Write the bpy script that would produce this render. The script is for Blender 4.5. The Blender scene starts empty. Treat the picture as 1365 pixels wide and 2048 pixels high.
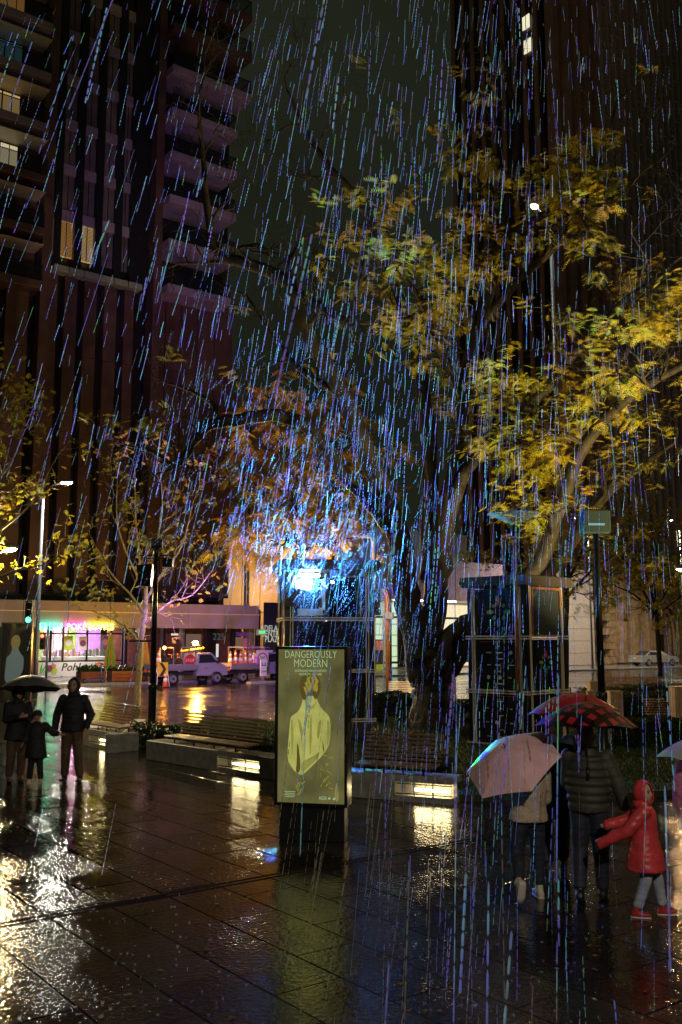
import bpy, bmesh, math, random
import numpy as np
from mathutils import Vector, Matrix
R = random.Random(7)
RN = np.random.default_rng(7)
V = Vector
sc = bpy.context.scene
col = sc.collection

# ------------------------------------------------------------------ camera
CAM_H, F, YH = 2.5, 1900.0, 1280.0
PITCH = math.atan((YH - 1024) / F)
cam = bpy.data.objects.new('camera', bpy.data.cameras.new('camera'))
col.objects.link(cam)
cam.location = (0, 0, CAM_H)
cam.rotation_euler = (math.pi / 2 + PITCH, 0, 0)
cam.data.sensor_fit = 'VERTICAL'
cam.data.sensor_height = 36
cam.data.lens = F / 2048 * 36
cam.data.clip_end = 1000
sc.camera = cam

# ------------------------------------------------------------------ night sky, exposure
w = bpy.data.worlds.new('World')
sc.world = w
w.use_nodes = True
wn, wl = w.node_tree.nodes, w.node_tree.links
bg = wn['Background']
bg.inputs[0].default_value = (0.60, 0.70, 0.42, 1)      # city glow on low rain cloud
bg.inputs[1].default_value = 0.021
wt = wn.new('ShaderNodeTexCoord'); wz = wn.new('ShaderNodeTexNoise'); wz.inputs['Scale'].default_value = 2.6; wz.inputs['Detail'].default_value = 4
wr = wn.new('ShaderNodeMapRange'); wr.inputs['From Min'].default_value = .3; wr.inputs['From Max'].default_value = .7; wr.inputs['To Min'].default_value = .014; wr.inputs['To Max'].default_value = .026
wl.new(wt.outputs['Generated'], wz.inputs['Vector']); wl.new(wz.outputs['Fac'], wr.inputs['Value']); wl.new(wr.outputs[0], bg.inputs[1])       # uneven cloud
sc.view_settings.view_transform = 'Standard'
sc.view_settings.look = 'None'
sc.view_settings.exposure = 0.0
sc.view_settings.gamma = 1.0
sc.cycles.use_denoising = True
sc.cycles.max_bounces = 6
sc.cycles.diffuse_bounces = 2
sc.cycles.glossy_bounces = 3
sc.cycles.transmission_bounces = 4
sc.cycles.transparent_max_bounces = 12
sc.cycles.sample_clamp_indirect = 2
sc.cycles.sample_clamp_direct = 0
sc.cycles.use_adaptive_sampling = True
sc.cycles.caustics_reflective = False
sc.cycles.caustics_refractive = False

# ------------------------------------------------------------------ geometry of the view
CP, SP = math.cos(PITCH), math.sin(PITCH)
def ray(px, py):
    dx, dz = (px - 682.5) / F, (1024 - py) / F
    return V((dx, CP - dz * SP, SP + dz * CP))
def at(px, py, Y):                       # the point seen at a pixel, Y metres ahead
    d = ray(px, py)
    return V((0, 0, CAM_H)) + d * (Y / d.y)
def gr(px, py, z=0.0):                   # the point of the ground seen at a pixel
    d = ray(px, py)
    return V((0, 0, CAM_H)) + d * ((z - CAM_H) / d.z)
U = V((0.8, 0.6, 0)); N = V((-0.6, 0.8, 0))     # street direction and its far side
UA = math.atan2(0.6, 0.8)
def sn(s, n, z=0.0):
    return U * s + N * n + V((0, 0, z))
def hit(px, py, n):                      # (s, z) on the vertical plane n along the street
    d = ray(px, py)
    t = n / d.dot(N)
    p = V((0, 0, CAM_H)) + d * t
    return p.dot(U), p.z

# ------------------------------------------------------------------ materials
MATS = {}
def mat(name, c=(0.5, 0.5, 0.5), rough=0.5, metal=0.0, var=0.0, vscale=4.0, bump=0.0, bscale=30.0,
        emit=None, es=1.0, spec=0.5, trans=0.0, c2=None, alpha=1.0, coat=0.0, sample=True, stretch=None):
    if name in MATS:
        return MATS[name]
    m = bpy.data.materials.new(name)
    m.use_nodes = True
    nt = m.node_tree; nn = nt.nodes; ll = nt.links
    b = nn['Principled BSDF']
    b.inputs['Base Color'].default_value = (*c, 1)
    b.inputs['Roughness'].default_value = rough
    b.inputs['Metallic'].default_value = metal
    b.inputs['Specular IOR Level'].default_value = spec
    b.inputs['Transmission Weight'].default_value = trans
    b.inputs['Alpha'].default_value = alpha
    b.inputs['Coat Weight'].default_value = coat
    b.inputs['Coat Roughness'].default_value = 0.08
    if var > 0 or c2 or bump > 0:
        tc = nn.new('ShaderNodeTexCoord')
        mp = nn.new('ShaderNodeMapping')
        ll.new(tc.outputs['Object'], mp.inputs[0])
        if stretch:
            mp.inputs['Scale'].default_value = stretch
    if var > 0 or c2:
        nz = nn.new('ShaderNodeTexNoise')
        nz.inputs['Scale'].default_value = vscale
        nz.inputs['Detail'].default_value = 5
        ll.new(mp.outputs[0], nz.inputs['Vector'])
        rp = nn.new('ShaderNodeValToRGB')
        a = tuple(x * (1 - var) for x in c)
        d = c2 if c2 else tuple(min(1, x * (1 + var)) for x in c)
        rp.color_ramp.elements[0].color = (*a, 1); rp.color_ramp.elements[0].position = 0.33
        rp.color_ramp.elements[1].color = (*d, 1); rp.color_ramp.elements[1].position = 0.67
        ll.new(nz.outputs['Fac'], rp.inputs[0])
        ll.new(rp.outputs[0], b.inputs['Base Color'])
    if bump > 0:
        n2 = nn.new('ShaderNodeTexNoise')
        n2.inputs['Scale'].default_value = bscale
        n2.inputs['Detail'].default_value = 4
        ll.new(mp.outputs[0], n2.inputs['Vector'])
        bp = nn.new('ShaderNodeBump')
        bp.inputs['Strength'].default_value = bump
        bp.inputs['Distance'].default_value = 0.02
        ll.new(n2.outputs['Fac'], bp.inputs['Height'])
        ll.new(bp.outputs[0], b.inputs['Normal'])
    if emit:
        b.inputs['Emission Color'].default_value = (*emit, 1)
        b.inputs['Emission Strength'].default_value = es
        if not sample:
            m.cycles.emission_sampling = 'NONE'
    MATS[name] = m
    return m

def wet_ground(name, c, c2, wave, rlo, rhi, pscale=0.9):
    m = bpy.data.materials.new(name); m.use_nodes = True
    nn, ll = m.node_tree.nodes, m.node_tree.links
    b = nn['Principled BSDF']
    tc = nn.new('ShaderNodeNewGeometry')
    def noise(scale, det=3):
        n_ = nn.new('ShaderNodeTexNoise'); n_.inputs['Scale'].default_value = scale
        n_.inputs['Detail'].default_value = det
        ll.new(tc.outputs['Position'], n_.inputs['Vector'])
        return n_
    a = noise(2.3, 6)
    rp = nn.new('ShaderNodeValToRGB')
    rp.color_ramp.elements[0].color = (*c, 1); rp.color_ramp.elements[1].color = (*c2, 1)
    rp.color_ramp.elements[0].position = .35; rp.color_ramp.elements[1].position = .7
    ll.new(a.outputs['Fac'], rp.inputs[0]); ll.new(rp.outputs[0], b.inputs['Base Color'])
    pud = noise(pscale, 3)
    oi = nn.new('ShaderNodeObjectInfo'); hs = nn.new('ShaderNodeHueSaturation'); vr = nn.new('ShaderNodeMapRange'); vr.inputs['To Min'].default_value = .45; vr.inputs['To Max'].default_value = 1.7
    ll.new(oi.outputs['Random'], vr.inputs['Value']); ll.new(vr.outputs[0], hs.inputs['Value']); ll.new(rp.outputs[0], hs.inputs['Color']); ll.new(hs.outputs[0], b.inputs['Base Color'])
    mr = nn.new('ShaderNodeMapRange')
    mr.inputs['From Min'].default_value = .42; mr.inputs['From Max'].default_value = .62
    mr.inputs['To Min'].default_value = rlo; mr.inputs['To Max'].default_value = rhi
    ll.new(pud.outputs['Fac'], mr.inputs['Value']); ll.new(mr.outputs[0], b.inputs['Roughness'])
    n1 = noise(20, 1); n2 = noise(58, 1)
    mx = nn.new('ShaderNodeMath'); mx.operation = 'MULTIPLY_ADD'
    mx.inputs[1].default_value = .30
    ll.new(n2.outputs['Fac'], mx.inputs[0]); ll.new(n1.outputs['Fac'], mx.inputs[2])
    st = nn.new('ShaderNodeMapRange')
    st.inputs['From Min'].default_value = .4; st.inputs['From Max'].default_value = .65
    st.inputs['To Min'].default_value = wave * .38; st.inputs['To Max'].default_value = wave * 1.15
    ll.new(pud.outputs['Fac'], st.inputs['Value'])
    bp = nn.new('ShaderNodeBump'); bp.inputs['Distance'].default_value = 0.012
    ll.new(st.outputs[0], bp.inputs['Strength'])
    ll.new(mx.outputs[0], bp.inputs['Height']); ll.new(bp.outputs[0], b.inputs['Normal'])
    b.inputs['Specular IOR Level'].default_value = 0.6
    MATS[name] = m
    return m

def leafmat(name, c1, c2, c3, scale=1.2, tr=0.45, rough=.45):
    m = bpy.data.materials.new(name); m.use_nodes = True
    nn, ll = m.node_tree.nodes, m.node_tree.links
    b = nn['Principled BSDF']; out = nn['Material Output']
    g = nn.new('ShaderNodeNewGeometry')
    nz = nn.new('ShaderNodeTexNoise'); nz.inputs['Scale'].default_value = scale; nz.inputs['Detail'].default_value = 6
    ll.new(g.outputs['Position'], nz.inputs['Vector'])
    rp = nn.new('ShaderNodeValToRGB')
    e = rp.color_ramp.elements
    e[0].position = .34; e[0].color = (*c1, 1); e[1].position = .68; e[1].color = (*c3, 1)
    k = e.new(.5); k.color = (*c2, 1)
    ll.new(nz.outputs['Fac'], rp.inputs[0]); ll.new(rp.outputs[0], b.inputs['Base Color'])
    b.inputs['Roughness'].default_value = rough
    t = nn.new('ShaderNodeBsdfTranslucent'); ll.new(rp.outputs[0], t.inputs[0])
    mx = nn.new('ShaderNodeMixShader'); mx.inputs[0].default_value = tr
    ll.new(b.outputs[0], mx.inputs[1]); ll.new(t.outputs[0], mx.inputs[2]); ll.new(mx.outputs[0], out.inputs[0])
    MATS[name] = m
    return m

def rainmat():
    m = bpy.data.materials.new('rain_water'); m.use_nodes = True
    nn, ll = m.node_tree.nodes, m.node_tree.links
    nn.remove(nn['Principled BSDF']); out = nn['Material Output']
    t = nn.new('ShaderNodeBsdfTranslucent'); t.inputs[0].default_value = (.95, .97, 1, 1)
    d = nn.new('ShaderNodeBsdfDiffuse'); d.inputs[0].default_value = (.9, .93, 1, 1)
    tr = nn.new('ShaderNodeBsdfTransparent')
    m1 = nn.new('ShaderNodeMixShader'); m1.inputs[0].default_value = .0
    ll.new(t.outputs[0], m1.inputs[1]); ll.new(d.outputs[0], m1.inputs[2])
    m2 = nn.new('ShaderNodeMixShader'); m2.inputs[0].default_value = .55
    ll.new(m1.outputs[0], m2.inputs[1]); ll.new(tr.outputs[0], m2.inputs[2])
    ll.new(m2.outputs[0], out.inputs[0])
    return m

def glow(name, c, s, sample=True):
    return mat(name, (0.02, 0.02, 0.02), .4, emit=c, es=s, sample=sample)

# ------------------------------------------------------------------ mesh builder
class MB:
    def __init__(s):
        s.v = []; s.f = []
    def add(s, vs, fs):
        o = len(s.v)
        s.v.extend([tuple(x) for x in vs]); s.f.extend([tuple(i + o for i in f) for f in fs])
        return s
    def box(s, c, size, M=None, rz=0.0):
        x, y, z = size[0] / 2, size[1] / 2, size[2] / 2
        vs = [V((a, b, d)) for a in (-x, x) for b in (-y, y) for d in (-z, z)]
        Rm = M if M is not None else Matrix.Rotation(rz, 3, 'Z')
        c = V(c)
        return s.add([Rm @ p + c for p in vs], [(0, 1, 3, 2), (4, 6, 7, 5), (0, 4, 5, 1), (2, 3, 7, 6), (0, 2, 6, 4), (1, 5, 7, 3)])
    def bbox(s, c, size, bev=.01, M=None, rz=0.0):      # box with chamfered vertical and top edges
        x, y, z = size[0] / 2, size[1] / 2, size[2] / 2
        b = min(bev, x * .45, y * .45, z * .45)
        Rm = M if M is not None else Matrix.Rotation(rz, 3, 'Z')
        c = V(c); vs = []
        def ring(ix, zz):
            xx, yy = x - ix, y - ix
            k = b
            return [V(p) for p in ((-xx + k, -yy, zz), (xx - k, -yy, zz), (xx, -yy + k, zz), (xx, yy - k, zz), (xx - k, yy, zz), (-xx + k, yy, zz), (-xx, yy - k, zz), (-xx, -yy + k, zz))]
        rs = [ring(b, -z), ring(0, -z + b), ring(0, z - b), ring(b, z)]
        for r_ in rs: vs += [Rm @ p + c for p in r_]
        fs = []
        for k in range(3):
            for i in range(8):
                j = (i + 1) % 8
                fs.append((k * 8 + i, k * 8 + j, k * 8 + 8 + j, k * 8 + 8 + i))
        fs.append(tuple(reversed(range(8)))); fs.append(tuple(range(24, 32)))
        return s.add(vs, fs)
    def tube(s, pts, rad, sides=8, caps=True, side=None, flat=None):
        pts = [V(p) for p in pts]
        n = len(pts)
        if not hasattr(rad, '__len__'): rad = [rad] * n
        vs = []; fs = []
        ref = V(side) if side else None
        for i, p in enumerate(pts):
            d = (pts[min(i + 1, n - 1)] - pts[max(i - 1, 0)])
            if d.length < 1e-9: d = V((0, 0, 1))
            d.normalize()
            if ref is None:
                ref = d.orthogonal()
            a = ref - d * ref.dot(d)
            if a.length < 1e-4: a = d.orthogonal()
            a.normalize(); ref = a if not side else ref
            b = d.cross(a)
            r_ = rad[i]
            rx, ry = (r_, r_) if not hasattr(r_, '__len__') else r_
            for k in range(sides):
                t = 2 * math.pi * k / sides
                vs.append(p + a * (rx * math.cos(t)) + b * (ry * math.sin(t)))
        for i in range(n - 1):
            for k in range(sides):
                j = (k + 1) % sides
                fs.append((i * sides + k, i * sides + j, (i + 1) * sides + j, (i + 1) * sides + k))
        if caps:
            fs.append(tuple(reversed(range(sides)))); fs.append(tuple(range((n - 1) * sides, n * sides)))
        return s.add(vs, fs)
    def ball(s, c, r, seg=12, rings=8, M=None):
        c = V(c)
        if not hasattr(r, '__len__'): r = (r, r, r)
        vs = []; fs = []
        for i in range(1, rings):
            th = math.pi * i / rings
            for k in range(seg):
                ph = 2 * math.pi * k / seg
                q = V((r[0] * math.sin(th) * math.cos(ph), r[1] * math.sin(th) * math.sin(ph), r[2] * math.cos(th)))
                vs.append((M @ q if M is not None else q) + c)
        top, bot = V((0, 0, r[2])), V((0, 0, -r[2]))
        vs.append((M @ top if M is not None else top) + c); vs.append((M @ bot if M is not None else bot) + c)
        T, B = len(vs) - 2, len(vs) - 1
        for i in range(rings - 2):
            for k in range(seg):
                j = (k + 1) % seg
                fs.append((i * seg + k, (i + 1) * seg + k, (i + 1) * seg + j, i * seg + j))
        for k in range(seg):
            j = (k + 1) % seg
            fs.append((T, k, j)); fs.append((B, (rings - 2) * seg + j, (rings - 2) * seg + k))
        return s.add(vs, fs)
    def lathe(s, prof, c=(0, 0, 0), seg=16, M=None):
        c = V(c); vs = []; fs = []
        for r_, z in prof:
            for k in range(seg):
                t = 2 * math.pi * k / seg
                q = V((r_ * math.cos(t), r_ * math.sin(t), z))
                vs.append((M @ q if M is not None else q) + c)
        n = len(prof)
        for i in range(n - 1):
            for k in range(seg):
                j = (k + 1) % seg
                fs.append((i * seg + k, i * seg + j, (i + 1) * seg + j, (i + 1) * seg + k))
        fs.append(tuple(reversed(range(seg)))); fs.append(tuple(range((n - 1) * seg, n * seg)))
        return s.add(vs, fs)
    def prism(s, poly, a, b, frame=None):    # polygon in (x, z) extruded along y from a to b
        n = len(poly)
        fr = frame if frame else (lambda x, y, z: V((x, y, z)))
        vs = [fr(x, a, z) for x, z in poly] + [fr(x, b, z) for x, z in poly]
        fs = [tuple(range(n)), tuple(reversed(range(n, 2 * n)))]
        for i in range(n):
            j = (i + 1) % n
            fs.append((j, i, n + i, n + j))
        return s.add(vs, fs)
    def mesh(s, name='m'):
        me = bpy.data.meshes.new(name)
        me.from_pydata(s.v, [], s.f)
        me.validate(); me.update()
        return me
    def build(s, name, m, parent=None, smooth=False, fix=True):
        me = s.mesh(name)
        if fix and len(me.polygons) < 20000:
            bm = bmesh.new(); bm.from_mesh(me); bmesh.ops.recalc_face_normals(bm, faces=bm.faces); bm.to_mesh(me); bm.free()
        return link(name, me, m, parent, smooth)

def link(name, me, m, parent=None, smooth=False):
    o = bpy.data.objects.new(name, me)
    if m is not None:
        me.materials.clear(); me.materials.append(MATS[m] if isinstance(m, str) else m)
    if smooth:
        for p in me.polygons: p.use_smooth = True
    col.objects.link(o)
    if parent: o.parent = parent
    return o
def tag(o, label=None, cat=None, group=None, kind=None):
    if label: o['label'] = label
    if cat: o['category'] = cat
    if group: o['group'] = group
    if kind: o['kind'] = kind
    return o
def empty(name, loc, rz=0.0, label=None, cat=None, group=None):
    o = bpy.data.objects.new(name, None); col.objects.link(o)
    o.location = loc; o.rotation_euler = (0, 0, rz); o.empty_display_size = .1
    return tag(o, label, cat, group)
def same(o, name, parent, loc, rz=0.0):      # another piece sharing mesh data
    c = bpy.data.objects.new(name, o.data); col.objects.link(c)
    c.parent = parent; c.location = loc; c.rotation_euler = (0, 0, rz)
    return c
def copy_tree(o, parent=None):
    c = o.copy(); col.objects.link(c); c.parent = parent
    for ch in [x for x in bpy.data.objects if x.parent == o]:
        copy_tree(ch, c)
    return c
def text(body, size, m, parent, M, name='lettering', ext=.004, shear=0.0, align='CENTER', offset=0.0, space=1.0, sx=1.0):
    cu = bpy.data.curves.new('t', 'FONT'); cu.body = body; cu.size = size; cu.extrude = ext
    cu.align_x = align; cu.align_y = 'CENTER'; cu.shear = shear; cu.offset = offset; cu.resolution_u = 2
    cu.space_character = space
    t = bpy.data.objects.new('t', cu); col.objects.link(t)
    dg = bpy.context.evaluated_depsgraph_get()
    me = bpy.data.meshes.new_from_object(t.evaluated_get(dg))
    bpy.data.objects.remove(t); bpy.data.curves.remove(cu)
    me.transform(Matrix.Diagonal((sx, 1, 1, 1)))
    me.transform(M)
    return link(name, me, m, parent)
def front(x, y, z, rz=0.0):                  # text plane facing local -Y
    return Matrix.Translation((x, y, z)) @ Matrix.Rotation(rz, 4, 'Z') @ Matrix.Rotation(math.pi / 2, 4, 'X')
def remesh(mb, voxel, smooth=4):
    me = mb.mesh(); o = bpy.data.objects.new('r', me); col.objects.link(o)
    r_ = o.modifiers.new('r', 'REMESH'); r_.mode = 'VOXEL'; r_.voxel_size = voxel
    s_ = o.modifiers.new('s', 'SMOOTH'); s_.factor = .5; s_.iterations = smooth
    dg = bpy.context.evaluated_depsgraph_get()
    out = bpy.data.meshes.new_from_object(o.evaluated_get(dg))
    bpy.data.objects.remove(o)
    return out
from mathutils import noise as mnoise
def folds(me, amp, f=7.0, seed=0.0):
    n_ = [v.normal.copy() for v in me.vertices]
    for v, q in zip(me.vertices, n_):
        c = v.co
        d = mnoise.noise(V((c.x * f + seed, c.y * f, c.z * f * 1.8))) * .6 + mnoise.noise(V((c.x * 5 + c.z * 9, c.y * 5 - c.z * 7 + seed, c.z * f * 3.2))) * .6
        v.co = c + q * (d * amp)
    return me
def lamp(name, kind, loc, power, c, parent=None, size=.1, rot=None, **kw):
    l = bpy.data.lights.new(name, kind); l.energy = power; l.color = c
    l.shadow_soft_size = size
    for k, v in kw.items(): setattr(l, k, v)
    o = bpy.data.objects.new(name, l); col.objects.link(o); o.location = loc
    if rot is not None: o.rotation_euler = rot
    if parent: o.parent = parent
    return o

mat('black_metal', (.018, .02, .02), .28, .3, spec=.5)
mat('dark_metal', (.035, .04, .04), .3, .5)
mat('steel', (.78, .66, .5), .38, .1)
mat('glass_dark', (.012, .012, .015), .07, spec=.7)
mat('concrete', (.30, .29, .26), .45, var=.25, vscale=7, bump=.2, bscale=60)
mat('timber', (.22, .13, .07), .28, var=.35, vscale=9, stretch=(1, 8, 8), bump=.15)
mat('rubber', (.015, .015, .016), .5)
mat('white_paint', (.75, .75, .73), .4)
mat('bark', (.030, .024, .019), .65, spec=.25, var=.5, vscale=6, bump=1.0, bscale=18, stretch=(1, 1, .35))
mat('pale_bark', (.30, .25, .15), .55, var=.4, vscale=8, bump=.4)
mat('soil', (.02, .014, .01), .6, var=.3)
mat('rust', (.22, .09, .05), .45, var=.4, vscale=5)

# ------------------------------------------------------------------ ground, road, plaza
wet_ground('asphalt_wet', (.05, .04, .036), (.09, .07, .06), .35, .10, .24, .35)
wet_ground('plaza_wet', (.016, .012, .009), (.034, .026, .020), .55, .03, .085, .8)
wet_ground('footpath_wet', (.09, .08, .075), (.14, .13, .12), .2, .12, .3, .5)
mat('joint', (.012, .01, .008), .3)

mb = MB(); mb.box((0, 200, -.16), (1200, 1200, .1))
tag(mb.build('ground', 'asphalt_wet'), 'dark wet ground under the street and plaza', kind='structure')
def slab(name, s0, s1, n0, n1, z0, z1, m, label):
    mb = MB(); mb.box((0, 0, (z0 + z1) / 2), (s1 - s0, n1 - n0, z1 - z0), rz=0)
    o = mb.build(name, m); o.location = sn((s0 + s1) / 2, (n0 + n1) / 2); o.rotation_euler = (0, 0, UA)
    return tag(o, label, kind='structure')
slab('road', -60, 140, 33.2, 51.4, -.1, -.03, 'asphalt_wet', 'wet asphalt road reflecting the shop lights')
slab('kerb', -60, 140, 51.4, 51.7, -.1, .1, 'concrete', 'pale stone kerb along the far footpath')
slab('footpath', -60, 140, 51.7, 90, -.1, .085, 'footpath_wet', 'wet footpath in front of the shops')

# plaza paving: slabs on the street grid
pav = tag(MB().box((0, 0, -.03), (110, 60, .04)).build('plaza_pavement', 'joint'), 'dark wet stone paving of the plaza', kind='structure')
pav.location = sn(12, 3.1, 0); pav.rotation_euler = (0, 0, UA)
PL, PW = 1.2, .6
pm = MB().bbox((0, 0, 0), (PW - .006, PL - .006, .03), .006).mesh('paving_slab'); pm.materials.append(MATS['plaza_wet'])
cells = []
for i in range(-70, 140):
    for j in range(-60, 38):
        s_ = i * PW; n_ = j * PL + (PL / 2 if i % 2 else 0)
        if n_ > 32.6: continue
        p = sn(s_, n_)
        if p.y < 4.6 or p.y > 62: continue
        px = 682 + p.x / p.y * F
        if -160 < px < 1530: cells.append((p.y, s_, n_))
cells.sort()
far = MB()
inv = Matrix.Rotation(-UA, 3, 'Z')
for k, (y, s_, n_) in enumerate(cells):
    loc = inv @ (sn(s_, n_) - pav.location)
    loc.z = -.015 + R.uniform(-.0015, .0015)
    if k < 300:
        o = bpy.data.objects.new('paving_slab', pm); col.objects.link(o); o.parent = pav; o.location = loc
        o.rotation_euler = (R.gauss(0, .0010), R.gauss(0, .0010), 0)
    else:
        M3 = Matrix.Rotation(R.gauss(0, .002), 3, 'X') @ Matrix.Rotation(R.gauss(0, .002), 3, 'Y')
        far.box(loc, (PW - .006, PL - .006, .03), M=M3)
o = far.build('far_paving_slabs', 'plaza_wet', pav); o['kind'] = 'stuff'
# slot drain crossing the plaza
a, b = gr(60, 1840), gr(640, 1735)
d = (b - a).normalized(); a = a - d * 4; b = b + d * 3.0
mat('drain_metal', (.03, .026, .02), 1.0, .0, spec=0.0)
dr = empty('slot_drain', (a + b) / 2, math.atan2(d.y, d.x), 'narrow metal slot drain crossing the wet paving', 'drain')
L = (b - a).length
for s_ in (-1, 1): MB().bbox((0, s_ * .05, -.003), (L, .045, .010), .002).build('rail', 'drain_metal', dr)
MB().box((0, 0, -.006), (L, .055, .01)).build('slot', 'drain_metal', dr)

# ------------------------------------------------------------------ street line: left tower block
mat('terracotta', (.11, .062, .053), .45, var=.2, vscale=.8, bump=.1)
mat('facade_dark', (.02, .018, .022), .35)
mat('fin_dark', (.016, .016, .02), .35)
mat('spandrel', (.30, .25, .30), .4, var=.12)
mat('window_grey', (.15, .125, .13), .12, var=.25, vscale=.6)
mat('balcony_white', (.30, .24, .31), .4, var=.12, vscale=.9)
mat('soffit_timber', (.5, .45, .36), .5, var=.1)
mat('balustrade', (.02, .025, .03), .08, alpha=.45)
mat('stone_ledge', (.28, .33, .2), .4)
glow('win_warm', (1, .66, .25), .45, False); glow('win_cream', (1, .86, .5), .55, False)
glow('win_teal', (.25, .62, .66), .1, False); glow('win_orange', (1, .5, .12), .33, False); glow('win_dim', (.75, .4, .2), .16, False)
NF = 62.0
def Sx(px, n=NF, py=1280): return hit(px, py, n)[0]
Ablk = empty('apartment_tower', sn(28, NF), UA, 'tall dark tower with purple-lit balconies above the poke shop', 'building')
Aoff = sn(28, NF)
def AL(s, n, z): return V((s - 28, n - NF, z))          # street coords -> local of tower root
s0, s1 = Sx(-260), Sx(467, NF, 560)
MB().box(AL((s0 + s1) / 2, NF + 9, 5.5 + 27.7), (s1 - s0, 16, 55.4)).build('core_wall', 'facade_dark', Ablk)
zpod = hit(180, 560, NF)[1]
# podium panels between dark recesses
edges = [-260, -190, -170, -95, -75, -12, 5, 52, 86, 110, 124, 150, 164, 190, 205, 231, 246, 266, 300, 330, 362, 395, 430, 467]
solid = [(-260, -190), (-170, -95), (-75, -12), (5, 52), (86, 110), (124, 150), (164, 190), (205, 231), (246, 266), (302, 330), (331.5, 362), (363.5, 395), (396.5, 430), (431.5, 467)]
zcan = 5.6
for a_, b_ in solid:
    sa, sb = Sx(a_, NF, 800), Sx(b_, NF, 800)
    nd = NF + .25
    ztop = zpod if b_ < 290 else hit(380, 600, NF)[1]
    nlev = 4
    for k in range(nlev):
        z0 = zcan + (ztop - zcan) * k / nlev; z1 = zcan + (ztop - zcan) * (k + 1) / nlev - .03
        MB().bbox(AL((sa + sb) / 2, nd + .3, (z0 + z1) / 2), (sb - sa - .02, .6, z1 - z0), .02).build('cladding_panel', 'terracotta', Ablk)
sa, sb = Sx(94, NF, 800), Sx(276, NF, 800)
for k in range(6):
    x0 = sa + (sb - sa) * k / 6; x1 = sa + (sb - sa) * (k + 1) / 6 - .04
    MB().bbox(AL((x0 + x1) / 2, NF + .1, zpod + .25), (x1 - x0, .9, .45), .03).build('ledge', 'stone_ledge', Ablk)
# fins and window bays
FH = 3.42
fins = [(86, 101), (111, 126), (153, 168), (194, 208), (234, 248), (264, 303)]
for a_, b_ in fins:
    sa, sb = Sx(a_, NF, 430), Sx(b_, NF, 430)
    MB().box(AL((sa + sb) / 2, NF + .42, (zpod + 61) / 2 + .2), (sb - sa, .5, 61 - zpod)).build('fin', 'fin_dark', Ablk)
MB().box(AL((Sx(82, NF, 430) + Sx(101, NF, 430)) / 2, NF - .1, 33), (Sx(101, NF, 430) - Sx(82, NF, 430), 1.0, 56)).build('pier', 'terracotta', Ablk)
MB().box(AL((Sx(303, NF, 430) + Sx(318, NF, 430)) / 2, NF - .1, 31), (Sx(318, NF, 430) - Sx(303, NF, 430), 1.2, 58 - 2)).build('pier', 'terracotta', Ablk)
bays = [(101, 111), (126, 153), (168, 194), (208, 234), (248, 264)]
zb = hit(150, 514, NF)[1]
for bi, (a_, b_) in enumerate(bays):
    sa, sb = Sx(a_, NF, 430), Sx(b_, NF, 430)
    for k in range(10):
        z = zb + k * FH
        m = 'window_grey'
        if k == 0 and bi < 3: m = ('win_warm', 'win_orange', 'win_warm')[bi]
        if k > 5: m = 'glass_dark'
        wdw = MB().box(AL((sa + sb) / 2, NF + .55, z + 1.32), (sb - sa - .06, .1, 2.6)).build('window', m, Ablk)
        MB().box(AL((sa + sb) / 2, NF + .49, z + 1.32), (.05, .06, 2.58)).build('mullion', 'fin_dark', wdw)
        if k == 0 and bi < 3:
            bl = MB()
            for q in range(25): bl.box(AL((sa + sb) / 2, NF + .48, z + .12 + q * .1), (sb - sa - .1, .02, .05))
            bl.build('blind', 'timber', wdw)
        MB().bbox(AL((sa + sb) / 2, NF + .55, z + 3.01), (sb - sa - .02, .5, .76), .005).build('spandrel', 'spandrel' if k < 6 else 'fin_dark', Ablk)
# left inset balconies
sL0, sL1 = Sx(-160, NF, 430), Sx(82, NF, 430)
zl = [hit(40, y, NF)[1] for y in (365, 250, 150, 55)]
FL = 3.75
wm = ['win_cream', 'win_warm', 'win_teal', 'win_orange', 'glass_dark', 'glass_dark']
for k in range(-2, 6):
    z = zl[0] + k * FL
    MB().bbox(AL((sL0 + sL1) / 2, NF + .2, z + .28), (sL1 - sL0, 2.4, .56), .03).build('balcony_slab', 'balcony_white' if k > 0 else 'terracotta', Ablk)
    MB().box(AL((sL0 + sL1) / 2, NF + 1.3, z + 3.14), (sL1 - sL0, 4.4, .04)).build('soffit', 'soffit_timber', Ablk)
    for wi, (a_, b_) in enumerate(((-75, -40), (-36, 0), (3, 38))):
        sa, sb = Sx(a_, NF, 430), Sx(b_, NF, 430)
        m = wm[k] if k >= 0 else 'glass_dark'
        wd = MB().box(AL((sa + sb) / 2, NF + .95, z + 1.75), (sb - sa, .08, 2.4)).build('window', m, Ablk)
        MB().box(AL(sb + .02, NF + .9, z + 1.75), (.09, .1, 2.45)).build('frame', 'black_metal', wd)
        MB().box(AL((sa + sb) / 2, NF + .9, z + 1.75), (.05, .1, 2.45)).build('mullion', 'black_metal', wd)
    MB().box(AL((Sx(40, NF, 430) + Sx(82, NF, 430)) / 2, NF + 1.0, z + 1.75), (Sx(82, NF, 430) - Sx(40, NF, 430), .3, 2.6)).build('wall_panel', 'terracotta', Ablk)
    MB().box(AL((sL0 + sL1) / 2, NF - .92, z + 1.1), (sL1 - sL0, .03, 1.05)).build('balustrade', 'balustrade', Ablk)
    MB().box(AL((sL0 + sL1) / 2, NF - .92, z + 1.66), (sL1 - sL0, .06, .05)).build('handrail', 'black_metal', Ablk)
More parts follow.
